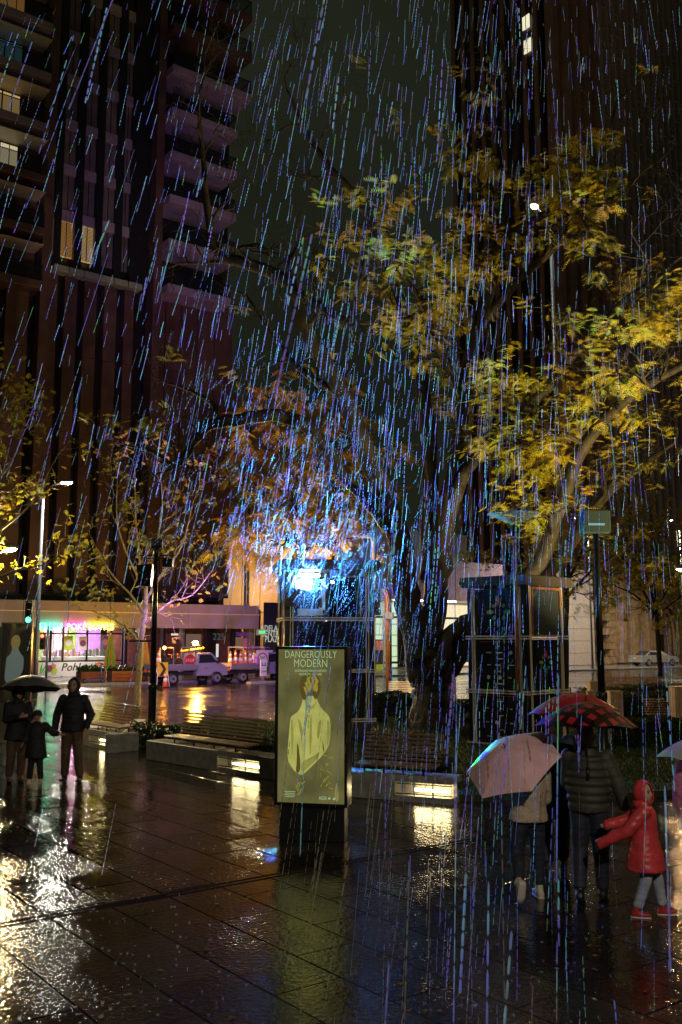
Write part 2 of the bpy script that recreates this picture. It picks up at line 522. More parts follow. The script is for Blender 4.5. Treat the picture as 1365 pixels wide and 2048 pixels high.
# right projecting balconies
sR0, sR1 = Sx(318, NF, 430), Sx(430, NF, 430)
zr0 = hit(330, 560, NF)[1]
for k in range(0, 9):
    z = hit(320, 400, NF - 1.5)[1] - 2 * FH + k * FH
    low = k == 0
    L = (sR1 + .9 if not low else sR1 + .5) - sR0
    if k >= 5: L += 1.2
    MB().bbox(AL(sR0 + L / 2, NF - .1, z + .3), (L, 3.4, .62), .03).build('balcony_slab', 'balcony_white' if k < 6 else 'terracotta', Ablk)
    MB().box(AL(sR0 + 1.4, NF + 1.4, z + 2.0), (3.2, .1, 2.6)).build('window', 'glass_dark', Ablk)
    MB().box(AL(sR0 + 4.0, NF + 1.4, z + 2.0), (1.4, .2, 2.75)).build('wall_panel', 'spandrel', Ablk)
    MB().box(AL(sR0 + L / 2, NF - 1.72, z + 1.15), (L - .1, .03, 1.0)).build('balustrade', 'balustrade', Ablk)
    MB().box(AL(sR0 + L / 2, NF - 1.72, z + 1.68), (L - .05, .06, .05)).build('handrail', 'black_metal', Ablk)
    MB().box(AL(sR0 + L - .08, NF - .1, z + 1.68), (.06, 3.2, .05)).build('handrail', 'black_metal', Ablk)
    for q in range(3): MB().box(AL(sR0 + L - .08, NF - 1.72 + q * 1.5, z + 1.15), (.05, .05, 1.05)).build('baluster', 'black_metal', Ablk)

# shop canopy
mat('canopy_grey', (.34, .30, .34), .35, var=.15, vscale=.7)
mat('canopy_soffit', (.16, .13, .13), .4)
sc0, sc1 = Sx(-260, 57), Sx(518, 57)
can = empty('shop_canopy', sn((sc0 + sc1) / 2, 59.5), UA, 'long grey awning over the shop fronts on the far footpath', 'canopy')
zt, zbm = hit(300, 1206, 57)[1], hit(300, 1256, 57)[1]
nseg = 9
for k in range(nseg):
    x0 = -(sc1 - sc0) / 2 + (sc1 - sc0) * k / nseg; x1 = x0 + (sc1 - sc0) / nseg - .03
    MB().bbox(((x0 + x1) / 2, -2.5, (zt + zbm) / 2), (x1 - x0, .12, zt - zbm), .02).build('fascia_panel', 'canopy_grey', can)
MB().box((0, .2, zbm + .25), (sc1 - sc0, 5.2, .12)).build('soffit', 'canopy_soffit', can)
MB().box((0, .2, zt - .12), (sc1 - sc0, 5.3, .1)).build('roof_sheet', 'canopy_grey', can)
MB().box((0, -2.6, hit(300, 1226, 57)[1]), (sc1 - sc0, .05, .07)).build('trim_rail', 'steel', can)

# ------------------------------------------------------------------ poke shop and neighbours
mat('tile_wall', (.55, .45, .5), .5, var=.2)
glow('ceiling_light', (1, .9, .85), 42)
glow('neon_green', (.04, 1, .5), 16); glow('neon_pink', (1, .08, .5), 18); glow('neon_yellow', (.95, .9, .05), 18)
mat('shop_glass', (.9, .95, .95), .02, alpha=.12)
mat('brick_red', (.16, .055, .04), .5, var=.3, bump=.4)
sh0, sh1 = Sx(78), Sx(247)
shop = empty('poke_shop', sn((sh0 + sh1) / 2, NF), UA, 'brightly lit food shop with neon letters and a white counter banner', 'shop')
def SL(s, n, z): return V((s - (sh0 + sh1) / 2, n - NF, z))
Wd = sh1 - sh0
mat('wall_pink', (.7, .35, .5), .5); mat('wall_purple', (.30, .12, .45), .5, var=.2); mat('wall_teal', (.06, .28, .26), .5); mat('moss_wall', (.12, .2, .05), .8, var=.6, vscale=9, bump=.6)
zg0, zg1 = 1.9, hit(160, 1267, NF)[1]
ztop = hit(160, 1246, NF)[1]
MB().box((0, .95 + 3.2, 2), (Wd, .1, 4)).build('back_wall', 'tile_wall', shop)
for (a_, b_, m) in ((96, 112, 'wall_teal'), (112, 128, 'moss_wall'), (150, 176, 'wall_pink'), (180, 196, 'moss_wall'), (196, 246, 'wall_purple')):
    sa, sb = Sx(a_), Sx(b_)
    MB().box(SL((sa + sb) / 2, NF + 3.9, 2.2), (sb - sa, .12, 3.2)).build('wall_panel', m, shop)
MB().box((0, 2, .06), (Wd, 4.2, .1)).build('shop_floor', 'tile_wall', shop)
MB().box((0, 2.2, ztop + .2), (Wd, 4.2, .1)).build('ceiling', 'white_paint', shop)
for k in range(4):
    MB().box((-Wd / 2 + Wd * (k + .5) / 4, 2.0, ztop + .12), (1.0, 1.6, .04)).build('ceiling_light', 'ceiling_light', shop)
for px in (78, 103, 128, 176, 224, 247):
    MB().box(SL(Sx(px), NF + .12, (.1 + ztop) / 2), (.12, .12, ztop)).build('mullion', 'black_metal', shop)
for z in (zg1, hit(160, 1322, NF)[1]):
    MB().box((0, .13, z), (Wd, .1, .1)).build('transom', 'black_metal', shop)
for (a_, b_) in ((78, 103), (103, 128), (128, 176), (176, 224)):
    sa, sb = Sx(a_), Sx(b_)
    z0, z1 = hit(160, 1321, NF)[1], zg1
    MB().box(SL((sa + sb) / 2, NF + .12, (z0 + z1) / 2), (sb - sa - .12, .02, z1 - z0 - .1)).build('pane', 'shop_glass', shop)
zb0, zb1 = hit(150, 1351, NF)[1], hit(150, 1324, NF)[1]
mat('banner_white', (.8, .78, .76), .4)
sa, sb = Sx(78), Sx(213)
ban = MB().box(SL((sa + sb) / 2, NF - .1, (zb0 + zb1) / 2), (sb - sa, .08, zb1 - zb0)).build('counter_banner', 'banner_white', shop)
lamp('banner_downlight', 'AREA', SL((sa + sb) / 2, NF - 1.6, zbm + .1), 190, (1, .93, .9), shop, size=3.0, shape='RECTANGLE', size_y=.4, rot=(math.radians(-25), 0, 0))
bs = (zb1 - zb0)
mat('print_black', (.03, .025, .02), .5); mat('print_green', (.1, .5, .08), .5); mat('print_orange', (.8, .25, .05), .5)
mat('print_purple', (.25, .05, .15), .5); mat('print_lime', (.5, .65, .06), .5); mat('print_pink', (.8, .4, .5), .5); mat('print_blue', (.05, .25, .6), .5)
xx = SL(Sx(154), NF, 0).x
text('Pohkau', bs * .82, 'print_black', ban, front(xx, -.15, (zb0 + zb1) / 2 + .1), shear=.25, offset=.008)
def disc(mb, x, y, z, r, n=14):
    return mb.prism([(x + r * math.cos(2 * math.pi * k / n), z + r * math.sin(2 * math.pi * k / n)) for k in range(n)], y, y - .006)
xb = SL(Sx(105), NF, 0).x; zm = (zb0 + zb1) / 2
for dx, dz, r_, m in ((0, 0, .4, 'banner_white'), (-.16, .05, .22, 'print_purple'), (.1, .2, .17, 'print_orange'), (.14, -.12, .22, 'print_lime')):
    disc(MB(), xb + dx, -.145 - (.008 if m != 'banner_white' else 0), zm + dz, r_).build('printed_bowl', m, ban)
xb2 = SL(Sx(199), NF, 0).x
for dx, dz, r_, m in ((0, .02, .42, 'print_orange'), (.12, .1, .2, 'print_pink'), (-.15, -.08, .2, 'print_lime')):
    disc(MB(), xb2 + dx, -.145 - (.008 if r_ < .4 else 0), zm + dz, r_).build('printed_bowl', m, ban)
for bx_ in (sa, sb - 1.0):
    lf = MB(); x0 = SL(bx_, NF, 0).x
    for k in range(7):
        t = math.radians(15 + 24 * k * .9 - (0 if bx_ == sa else 0)); r_ = .85 if t < 1.6 else .5
        c, s_ = math.cos(t), math.sin(t)
        if bx_ == sa and c < 0: continue
        lf.prism([(x0 + .1, zb0 + .1), (x0 + .1 + c * r_ * .5 - s_ * .07, zb0 + .08 + s_ * r_ * .5), (x0 + .1 + c * r_, zb0 + .1 + s_ * r_), (x0 + .1 + c * r_ * .5 + s_ * .07, zb0 + .08 + s_ * r_ * .5 - .05)], -.146, -.152)
    lf.build('printed_leaves', 'print_green', ban)
zn = hit(150, 1254, NF)[1]
for body, px, m in (('FRESH', 101, 'neon_green'), ('POKÉ', 152, 'neon_pink'), ('BOWLS', 201, 'neon_yellow')):
    text(body, .56, m, shop, front(SL(Sx(px, 56.8), NF, 0).x, -5.25, hit(px, 1254, 56.8)[1]), name='neon_lettering', ext=.03, sx=.9)
def poster(px0, px1, y0, y1, m, nm='window_poster'):
    sa, sb = Sx(px0), Sx(px1); z0, z1 = hit(160, y1, NF)[1], hit(160, y0, NF)[1]
    return MB().box(SL((sa + sb) / 2, NF + .06, (z0 + z1) / 2), (sb - sa, .02, z1 - z0)).build(nm, m, shop)
for px0, px1, y0, y1, m, c in ((130, 147, 1272, 1300, 'print_lime', 'banner_white'), (159, 175, 1273, 1300, 'banner_white', 'print_purple'), (84, 100, 1273, 1300, 'print_pink', 'print_purple'), (207, 217, 1272, 1297, 'wall_purple', 'print_pink')):
    p = poster(px0, px1, y0, y1, m)
    xm = SL((Sx(px0) + Sx(px1)) / 2, NF, 0).x; z1 = hit(160, (y0 + y1) / 2, NF)[1]
    disc(MB(), xm, .046, z1, .22).build('printed_circle', c, p)
# counter with tubs
MB().bbox(SL((sh0 + sh1) / 2, NF + 1.2, .75), (Wd - 1.5, .7, 1.3), .03).build('counter', 'white_paint', shop)
tubm = ['print_pink', 'print_orange', 'white_paint', 'print_purple', 'moss_wall', 'banner_white', 'rubber']
for k in range(26):
    h = R.uniform(.15, .55)
    MB().lathe([(.09, 0), (.12, h * .8), (.09, h)], SL(sh0 + .9 + k * (Wd - 1.8) / 26, NF + 1.0 + R.uniform(0, .4), 1.4), 8).build('food_tub', R.choice(tubm), shop)
# brick corner pier
mb = MB().bbox(SL(Sx(62), NF + .2, 2.3), (Sx(77) - Sx(48), .6, 4.6), .02)
tag_p = mb.build('pier', 'brick_red', shop)

# dark arcade to the right of the shop
glow('shopfront_dim', (1, .62, .4), .14, False); glow('shopfront_white', (1, .95, .85), .7, False); glow('sign_green', (.1, .9, .2), 1.2, False)
ar0, ar1 = Sx(250), Sx(522)
arc = empty('arcade_shopfront', sn((ar0 + ar1) / 2, NF), UA, 'dark shop windows with pillars behind the work trucks', 'shopfront')
def RL(s, n, z): return V((s - (ar0 + ar1) / 2, n - NF, z))
MB().box((0, 3, 2.4), (ar1 - ar0, .2, 4.8)).build('back_wall', 'brick_red', arc)
for px in (254, 290, 330, 368, 420, 428, 470, 505, 520):
    MB().bbox(RL(Sx(px), NF + .3, 2.4), (.5 if px in (420, 428, 505) else .22, .5, 4.8), .03).build('pillar', 'facade_dark' if px not in (368, 505) else 'concrete', arc)
for px0, px1, y0, y1, m in ((378, 408, 1268, 1312, 'shopfront_dim'), (432, 443, 1288, 1315, 'shopfront_white'), (468, 490, 1274, 1300, 'shopfront_dim'), (491, 501, 1276, 1295, 'print_pink'), (474, 501, 1263, 1272, 'wall_purple'), (348, 362, 1267, 1271, 'shopfront_white'), (340, 365, 1280, 1310, 'brick_red')):
    sa, sb = Sx(px0), Sx(px1); z0, z1 = hit(400, y1, NF)[1], hit(400, y0, NF)[1]
    MB().box(RL((sa + sb) / 2, NF + .4, (z0 + z1) / 2), (sb - sa, .06, z1 - z0)).build('lit_panel', m, arc)
ex = MB().box(RL(Sx(465), 58.0, hit(465, 1264, 58)[1]), (.75, .12, .42)).build('exit_sign', 'white_paint', arc)
MB().box(RL(Sx(466), 57.92, hit(465, 1264, 58)[1]), (.5, .04, .2)).build('exit_arrow', 'sign_green', ex)
glow('letter_white', (.9, .95, .8), .55, False); glow('letter_dim', (.4, .6, .6), .12, False)
text('225', .7, 'letter_dim', arc, front(RL(Sx(437), NF, 0).x, -.1, hit(437, 1274, NF)[1]), name='number_lettering')
mat('sign_board', (.05, .055, .06), .35)
sa, sb = Sx(511), Sx(560)
sg = empty('plaza_sign', sn((sa + sb) / 2, NF - 1.2), UA, 'dark building sign with white serif words beside the projection tower', 'sign')
MB().bbox((0, 0, 3.0), (sb - sa, .2, 4.6), .03).build('board', 'sign_board', sg)
for k, wd in enumerate(('ADELAIDE', 'CENTRAL', 'PLAZA')):
    text(wd, .62, 'letter_white', sg, front(-.35, -.13, hit(530, 1257 + 11 * k, NF - 1.2)[1]), sx=.8)

# ------------------------------------------------------------------ orange wall, department store, right tower, church
mat('render_tan', (.30, .22, .15), .6, var=.12, vscale=.3)
mat('plum_panel', (.45, .32, .38), .4, var=.15)
mat('limestone', (.5, .44, .42), .5, var=.1)
mat('sandstone', (.36, .25, .15), .6, var=.3, vscale=2, bump=.3)
glow('store_glow', (.75, 1, .62), .8, False); glow('store_cream', (1, .82, .5), 1.0, False)
NC = 74.0
cS0, cS1 = hit(440, 1280, NC)[0], hit(650, 1280, NC)[0]
blk = empty('rendered_wall_block', sn((cS0 + cS1) / 2, NC), UA, 'plain tan rendered building glowing orange between the two towers', 'building')
zC = hit(480, 790, NC)[1]
ncol = 6; nrow = 5
for i in range(ncol):
    for j in range(nrow):
        wpan = (cS1 - cS0) / ncol; hpan = zC / nrow
        MB().bbox((-(cS1 - cS0) / 2 + wpan * (i + .5), 0, hpan * (j + .5)), (wpan - .05, 1.0, hpan - .05), .02).build('render_panel', 'render_tan', blk)
MB().box((0, 4, zC / 2), (cS1 - cS0, 6.8, zC - .1)).build('core_wall', 'facade_dark', blk)
MB().tube([(-(cS1 - cS0) / 2 + hit(486, 1280, NC)[0] - cS0, -.8, 0), (-(cS1 - cS0) / 2 + hit(486, 1280, NC)[0] - cS0, -.8, zC + 1)], .12, 8).build('downpipe', 'facade_dark', blk)

# department store at street level (between the kiosks)
d0, d1 = Sx(690), Sx(945)
dep = empty('department_store', sn((d0 + d1) / 2, NF), UA, 'pale lit shopfront with a plum canopy seen behind the big tree', 'shop')
def DL(s, n, z): return V((s - (d0 + d1) / 2, n - NF, z))
zc0, zc1 = hit(800, 1198, 58)[1], hit(800, 1115, 58)[1]
for k in range(5):
    x0 = -(d1 - d0) / 2 + (d1 - d0) * k / 5; x1 = x0 + (d1 - d0) / 5 - .04
    MB().bbox(((x0 + x1) / 2, -3.9, (zc0 + zc1) / 2), (x1 - x0, .15, zc1 - zc0), .02).build('canopy_panel', 'plum_panel', dep)
MB().box((0, -1.8, zc0 + .15), (d1 - d0, 4.0, .15)).build('canopy_soffit', 'white_paint', dep)
for k in range(5):
    MB().box((-(d1 - d0) / 2 + (d1 - d0) * (k + .5) / 5, -1.8, zc0 + .05), (.9, .5, .04)).build('soffit_light', 'ceiling_light', dep)
MB().box((0, .6, 6), (d1 - d0, .3, 12)).build('wall', 'limestone', dep)
for i, (a_, b_, m) in enumerate(((735, 752, 'store_glow'), (753, 770, 'store_glow'), (771, 788, 'store_glow'), (789, 800, 'store_glow'), (801, 818, 'glass_dark'), (820, 850, 'store_cream'), (852, 890, 'store_cream'), (892, 916, 'store_cream'), (918, 942, 'store_cream'))):
    sa, sb = Sx(a_), Sx(b_); zz = hit(780, 1205, NF)[1]
    for j in range(6 if i < 4 else 1):
        nj = 6 if i < 4 else 1
        MB().box(DL((sa + sb) / 2, NF + .35, .2 + (zz - .2) * (j + .5) / nj), (sb - sa - .1, .1, (zz - .2) / nj - .09)).build('pane', m, dep)
for z in (hit(780, 1335, NF)[1] + .4, hit(780, 1234, NF)[1]):
    MB().box((0, .2, z), (d1 - d0, .25, .18)).build('transom', 'dark_metal', dep)
p = MB().box(DL(Sx(760), NF + .1, hit(760, 1314, NF)[1]), (1.0, .1, 2.9)).build('window_poster', 'print_black', dep)
for dz, m in ((.95, 'print_orange'), (-1.0, 'print_lime')):
    MB().box(DL(Sx(760), NF + .03, hit(760, 1314, NF)[1] + dz), (.9, .03, .8)).build('printed_band', m, p)
text('E', .8, 'print_black', dep, front(DL(Sx(745), NF, 0).x, .25, hit(745, 1285, NF)[1]), name='painted_lettering')
text('T', 1.2, 'print_black', dep, front(DL(Sx(745), NF, 0).x, .25, hit(745, 1308, NF)[1]), name='painted_lettering')
# stone wall in front of the right tower
w0, w1 = Sx(1060, 60), Sx(1190, 60)
lw = empty('limestone_wall', sn((w0 + w1) / 2, 60), UA, 'pale stone panel wall behind the sponsor kiosk', 'wall')
for i in range(3):
    for j in range(8):
        ww = (w1 - w0) / 3
        MB().bbox((-(w1 - w0) / 2 + ww * (i + .5), .3, .1 + 1.15 * (j + .5)), (ww - .03, .6, 1.12), .015).build('stone', 'limestone', lw)
# right tower
mat('tower_brown', (.36, .22, .20), .4, var=.2, vscale=.5)
mat('louvre_edge', (.5, .42, .44), .4)
b0, b1 = hit(925, 1280, 78)[0], Sx(1480, 63)
Bt = empty('office_tower', sn((b0 + b1) / 2, 63), UA, 'tall dark brown tower with vertical fins and two lit windows', 'building')
def BL(s, n, z): return V((s - (b0 + b1) / 2, n - 63, z))
MB().box((0, 8, 52), (b1 - b0, 14, 88)).build('core_wall', 'facade_dark', Bt)
for k in range(9):
    MB().box((-(b1 - b0) / 2 - .06, 1.8 + k * 1.62, 52), (.3, .5, 87.8)).build('side_rib', 'tower_brown', Bt)
MB().box((0, 8, 4.1), (b1 - b0, 13, 8)).build('base_wall', 'facade_dark', Bt)
sB = Sx(1240, 63)
k = 0; s_ = b0 + .6
while s_ < sB:
    MB().box(BL(s_, 62.9 + .2, 52), (1.05 if k % 2 else .75, 1.2, 87.9)).build('fin', 'tower_brown', Bt)
    s_ += 1.75; k += 1
s_ = sB; k = 0
while s_ < b1:
    MB().box(BL(s_, 62.9, 52), (.07, 1.3, 87.9)).build('fin', 'louvre_edge', Bt)
    if s_ < Sx(1400, 63):
        for j in range(20):
            z = 26 + j * 2.7 + (k % 2) * 1.35
            MB().box(BL(s_ + .42, 62.5, z), (.75, .5, .22)).build('bracket', 'louvre_edge', Bt)
    s_ += 1.25; k += 1
glow('win_tower', (1, .93, .62), .9, False)
for px, py in ((1053, 45), (1056, 92)):
    d = ray(px, py); t = (b0 - .15) / d.dot(U); p_ = V((0, 0, CAM_H)) + d * t        # on the side wall of the tower
    nn_, z = p_.dot(N), p_.z
    wd = MB().box(BL(b0 - .2, nn_, z), (.1, 1.0, 1.6)).build('window', 'win_tower', Bt)
    MB().box(BL(b0 - .22, nn_, z), (.12, .07, 1.6)).build('mullion', 'facade_dark', wd)
    MB().box(BL(b0 - .22, nn_, z + .85), (.16, 1.2, .1)).build('frame', 'facade_dark', wd)
# church
c0, c1 = Sx(1222, 61), Sx(1460, 61)
ch = empty('stone_church', sn((c0 + c1) / 2, 61), UA, 'sandstone church with pointed arch doorway behind the parked car', 'church')
def CL(px, z, n=61): return V((hit(px, 1280, n)[0] - (c0 + c1) / 2, n - 61, z))
rows = 16
for j in range(rows):
    x = -(c1 - c0) / 2 + (0 if j % 2 else -.6)
    while x < (c1 - c0) / 2:
        wl_ = R.uniform(1.3, 1.9)
        xc = x + wl_ / 2
        if not (CL(1312, 0).x < xc < CL(1352, 0).x and j < 8) and xc < (c1 - c0) / 2 - .5:
            MB().bbox((xc, .4 + R.uniform(-.03, .03), .1 + .72 * (j + .5)), (wl_ - .03, .8, .69), .03).build('stone', 'sandstone', ch)
        x += wl_
MB().box((0, 3, 6.0), (c1 - c0, 4.2, 12)).build('core_wall', 'sandstone', ch)
xc = CL(1331, 0).x
def arch_pts(w_, h, x0=0):
    pts = []
    for k in range(13):
        t = k / 12
        if t <= .5:
            a_ = t * 2 * math.radians(60); pts.append((x0 - w_ + 2 * w_ - 2 * w_ * math.cos(a_), h + 2 * w_ * math.sin(a_)))
        else:
            a_ = (1 - t) * 2 * math.radians(60); pts.append((x0 + w_ - 2 * w_ + 2 * w_ * math.cos(a_), h + 2 * w_ * math.sin(a_)))
    return pts
for k, wq in enumerate((2.15, 1.75, 1.35)):
    pts = [(-wq, 0)] + arch_pts(wq, 3.0) + [(wq, 0)]
    MB().tube([(xc + x, -.15 + .25 * k, z + .1) for x, z in pts], .2, 6).build('arch_moulding', 'sandstone', ch, True)
MB().prism([(xc - 1.3, .1)] + [(xc + x, z + .1) for x, z in arch_pts(1.3, 3.0)] + [(xc + 1.3, .1)], .85, .8).build('tympanum', 'sandstone', ch)
MB().box((xc, .72, 1.6), (1.5, .12, 3.0)).build('door', 'print_black', ch)
for px in (1238, 1262, 1290, 1372):
    MB().bbox((CL(px, 0).x, -.25, 5.2), (.8, 1.0, 10), .06).build('buttress', 'sandstone', ch)

# ------------------------------------------------------------------ garden beds, seat walls, hedges
leafmat('hedge_leaf', (.012, .022, .008), (.022, .04, .012), (.04, .06, .016), 6, .25, .35)
leafmat('grass_blade', (.02, .05, .008), (.035, .08, .012), (.05, .10, .02), 3, .3)
leafmat('strap_leaf', (.04, .09, .02), (.07, .13, .03), (.12, .17, .04), 3, .3)
def poly_sheet(name, pts, z0, z1, m, label):
    n = len(pts)
    mb = MB(); mb.add([V((p[0], p[1], z0)) for p in pts] + [V((p[0], p[1], z1)) for p in pts],
                      [tuple(range(n, 2 * n)), tuple(reversed(range(n)))] + [(i, (i + 1) % n, n + (i + 1) % n, n + i) for i in range(n)])
    return tag(mb.build(name, m), label, kind='structure')
WA0, WA1 = gr(292, 1519), gr(547, 1562)
WL0, WL1 = gr(150, 1487), gr(237, 1505)
WB0, WB1 = gr(640, 1590), gr(908, 1611)
def back(p, dx, dy): return V((p.x + dx, p.y + dy, 0))
bedA = [WA0 + V((.3, .3, 0)), WA1 + V((0, .3, 0)), WA1 + V((.6, 1, 0)), gr(548, 1452), gr(430, 1448), gr(320, 1462)]
bedB = [WB0 + V((0, .35, 0)), WB1 + V((-.1, .35, 0)), gr(1240, 1600), gr(1372, 1590), gr(1460, 1420), gr(900, 1405), gr(640, 1425)]
mat('lawn_soil', (.012, .018, .006), .7, var=.4)
poly_sheet('garden_bed', bedA, 0.0, .10, 'lawn_soil', 'raised lawn bed behind the slatted bench on the left')
poly_sheet('garden_bed', bedB, 0.0, .10, 'lawn_soil', 'raised lawn bed round the big tree')
def in_poly(x, y, poly):
    c = False; n = len(poly)
    for i in range(n):
        a, b = poly[i], poly[(i + 1) % n]
        if (a[1] > y) != (b[1] > y) and x < (b[0] - a[0]) * (y - a[1]) / (b[1] - a[1]) + a[0]: c = not c
    return c
def np_obj(name, vs, fs, m, parent=None):
    me = bpy.data.meshes.new(name)
    vs = np.asarray(vs, np.float32).reshape(-1, 3); fs = np.asarray(fs, np.int32)
    k = fs.shape[1]
    me.vertices.add(len(vs)); me.vertices.foreach_set('co', vs.ravel())
    me.loops.add(fs.size); me.loops.foreach_set('vertex_index', fs.ravel())
    me.polygons.add(len(fs)); me.polygons.foreach_set('loop_start', np.arange(0, fs.size, k, dtype=np.int32))
    me.update(calc_edges=True); me.validate()
    return link(name, me, m, parent)
def grass(poly, count, label):
    xs = [p[0] for p in poly]; ys = [p[1] for p in poly]
    vs = []; n = 0
    while n < count:
        x, y = R.uniform(min(xs), max(xs)), R.uniform(min(ys), max(ys))
        if not in_poly(x, y, poly): continue
        h = R.uniform(.04, .09); a = R.uniform(0, 6.28); w_ = .012
        dx, dy = math.cos(a) * w_, math.sin(a) * w_
        vs += [(x - dx, y - dy, .1), (x + dx, y + dy, .1), (x + R.gauss(0, .03), y + R.gauss(0, .03), .1 + h)]
        n += 1
    o = np_obj('grass', vs, np.arange(len(vs)).reshape(-1, 3), 'grass_blade')
    tag(o, label, 'grass', kind='stuff')
grass(bedA, 14000, 'short green grass behind the left slatted bench')
grass(bedB, 60000, 'wet green lawn round the big tree and the kiosk')
def seat_wall(a, b, h, depth, label, light=None):
    d = (b - a); L = d.length; rz = math.atan2(d.y, d.x)
    o = empty('seat_wall', (a + b) / 2, rz, label, 'low wall')
    cx = []
    if light:
        l0, l1 = light
        x0, x1 = -L / 2 + L * l0, -L / 2 + L * l1
        z0, z1 = .09, h - .10
        MB().bbox((-L / 2 + (x0 + L / 2) / 2, depth / 2, h / 2), (x0 + L / 2, depth, h), .012).build('concrete_block', 'concrete', o)
        if l1 < .985:
            MB().bbox((x1 + (L / 2 - x1) / 2, depth / 2, h / 2), (L / 2 - x1, depth, h), .012).build('concrete_block', 'concrete', o)
        MB().box(((x0 + x1) / 2, depth / 2, z0 / 2), (x1 - x0 - .004, depth - .006, z0)).build('sill', 'concrete', o)
        MB().box(((x0 + x1) / 2, depth / 2, (z1 + h) / 2 - .002), (x1 - x0 - .004, depth - .006, h - z1)).build('lintel', 'concrete', o)
        MB().box(((x0 + x1) / 2, depth * .55, (z0 + z1) / 2), (x1 - x0, .03, z1 - z0)).build('reflector', 'concrete', o)
        t = MB().box(((x0 + x1) / 2 + .12 * (x1 - x0), depth * .2, (z0 + z1) / 2 - .015), ((x1 - x0) * .62, .035, .03)).build('light_tube', 'tube_light', o)
        for q in range(1, 3):
            MB().box((x0 + (x1 - x0) * q / 3, .025, (z0 + z1) / 2), (.015, .02, z1 - z0)).build('guard_bar', 'dark_metal', o)
        for sgn in (-1, 1):
            MB().box(((x0 + x1) / 2, .03, (z0 + z1) / 2 + sgn * (z1 - z0) * .36), (x1 - x0, .02, .014)).build('guard_bar', 'dark_metal', o)
    else:
        MB().bbox((0, depth / 2, h / 2), (L, depth, h), .012).build('concrete_block', 'concrete', o)
    return o, L, rz
glow('tube_light', (1, .78, .38), 42)
wA, LA, rzA = seat_wall(WA0, WA1, .40, .5, 'low concrete seat wall with a glowing strip, under the long slatted bench', (.60, .90))
wL, LL, rzL = seat_wall(WL0, WL1, .40, .5, 'low concrete seat wall with a glowing strip, beside the standing man', (.32, .98))
wB, LB, rzB = seat_wall(WB0, WB1, .40, .5, 'low concrete seat wall with a glowing strip, right of the lit poster', (.58, .985))
seat_wall(gr(237, 1507), gr(292, 1470), .42, .3, 'dark end of the low wall between the two left benches')

def bench(loc, rz, L, label, m='timber', z0=.40, backs=7, seats=5, seat_x=(0, 1)):
    o = empty('slatted_bench', loc, rz, label, 'bench', 'slatted benches round the garden beds')
    def slat_(sz): return MB().bbox((0, 0, 0), sz, .006).mesh('slat')
    me = slat_((L, .038, .03)); me.materials.append(MATS[m])
    sl = L * (seat_x[1] - seat_x[0]); mes = slat_((sl, .058, .035)); mes.materials.append(MATS[m])
    for k in range(seats):
        c = bpy.data.objects.new('slat', mes); col.objects.link(c); c.parent = o
        c.location = (-L / 2 + L * (seat_x[0] + seat_x[1]) / 2, -.02 + k * .075, z0 + .12 + .004 * k)
    for k in range(backs):
        c = bpy.data.objects.new('slat', me); col.objects.link(c); c.parent = o
        c.location = (0, .36 + .022 * k, z0 + .19 + k * .063); c.rotation_euler = (math.radians(70), 0, 0)
    for q in range(4):
        x = -L / 2 + L * (q + .5) / 4
        MB().tube([(x, 0, z0), (x, 0, z0 + .1), (x, .32, z0 + .095), (x, .38, z0 + .18), (x, .53, z0 + .6)], .018, 6).build('bracket', 'black_metal', o)
        MB().tube([(x, .32, z0 + .09), (x, .34, max(0, z0 - .3))], .018, 6).build('leg', 'black_metal', o)
    return o
def along(a, b, t, off=0.0):
    d = (b - a); nrm = V((-d.y, d.x, 0)).normalized()
    return a + d * t + nrm * off
bench(along(WA0, WA1, .46, .1), rzA, 2.75, 'long timber slatted bench on the lit wall left of the poster')
bench(along(WL0, WL1, .55, .1), rzL, 1.9, 'timber slatted bench on the lit wall behind the standing man')
bench(along(WB0, WB1, .55, .1), rzB, 1.35, 'timber slatted bench on the lit wall right of the poster')
p = gr(805, 1412); bench((p.x, p.y, 0), math.radians(-4), 1.05, 'small pale slatted bench beside the big tree trunk', 'steel', .38, 6)
p = gr(1275, 1395); bench((p.x, p.y, 0), math.radians(3), 2.6, 'dark slatted bench behind the clipped hedge by the lamp post', 'timber', .42, 5)
p = gr(1352, 1470); bench((p.x, p.y, 0), math.radians(-3), 1.4, 'slatted bench cut by the picture edge beside a timber box', 'timber', .4, 6)

def hedge(a, b, wdt, h, label, n=2600, z0=.1):
    a, b = V(a), V(b); d = b - a; L = d.length; rz = math.atan2(d.y, d.x)
    o = empty('hedge', (a + b) / 2, rz, label, 'hedge')
    MB().bbox((0, 0, z0 + h * .45), (L - .1, wdt * .8, h * .85), .05).build('core', 'soil', o)
    vs = []
    for _ in range(n):
        face = R.random()
        x = R.uniform(-L / 2, L / 2)
        if face < .5: y, z = -wdt / 2 + abs(R.gauss(0, .05)), R.uniform(z0, z0 + h)
        elif face < .85: y, z = R.uniform(-wdt / 2, wdt / 2), z0 + h - abs(R.gauss(0, .04))
        else: y, z = wdt / 2 - abs(R.gauss(0, .05)), R.uniform(z0, z0 + h)
        z += .05 * math.sin(x * 5.3) * math.sin(x * 1.7 + 1)
        c = V((x, y, z)); s_ = R.uniform(.025, .055)
        u = V((R.gauss(0, 1), R.gauss(0, 1), R.gauss(0, 1))).normalized(); v = u.orthogonal().normalized()
        vs += [c - u * s_, c + v * s_ * .5, c + u * s_, c - v * s_ * .5]
    np_obj('foliage', vs, np.arange(len(vs)).reshape(-1, 4), 'hedge_leaf', o)
    return o
hedge(along(WA0, WA1, .04, 1.0), along(WA0, WA1, 1.02, 1.0), .7, .42, 'low dark hedge behind the long slatted bench', 4200)
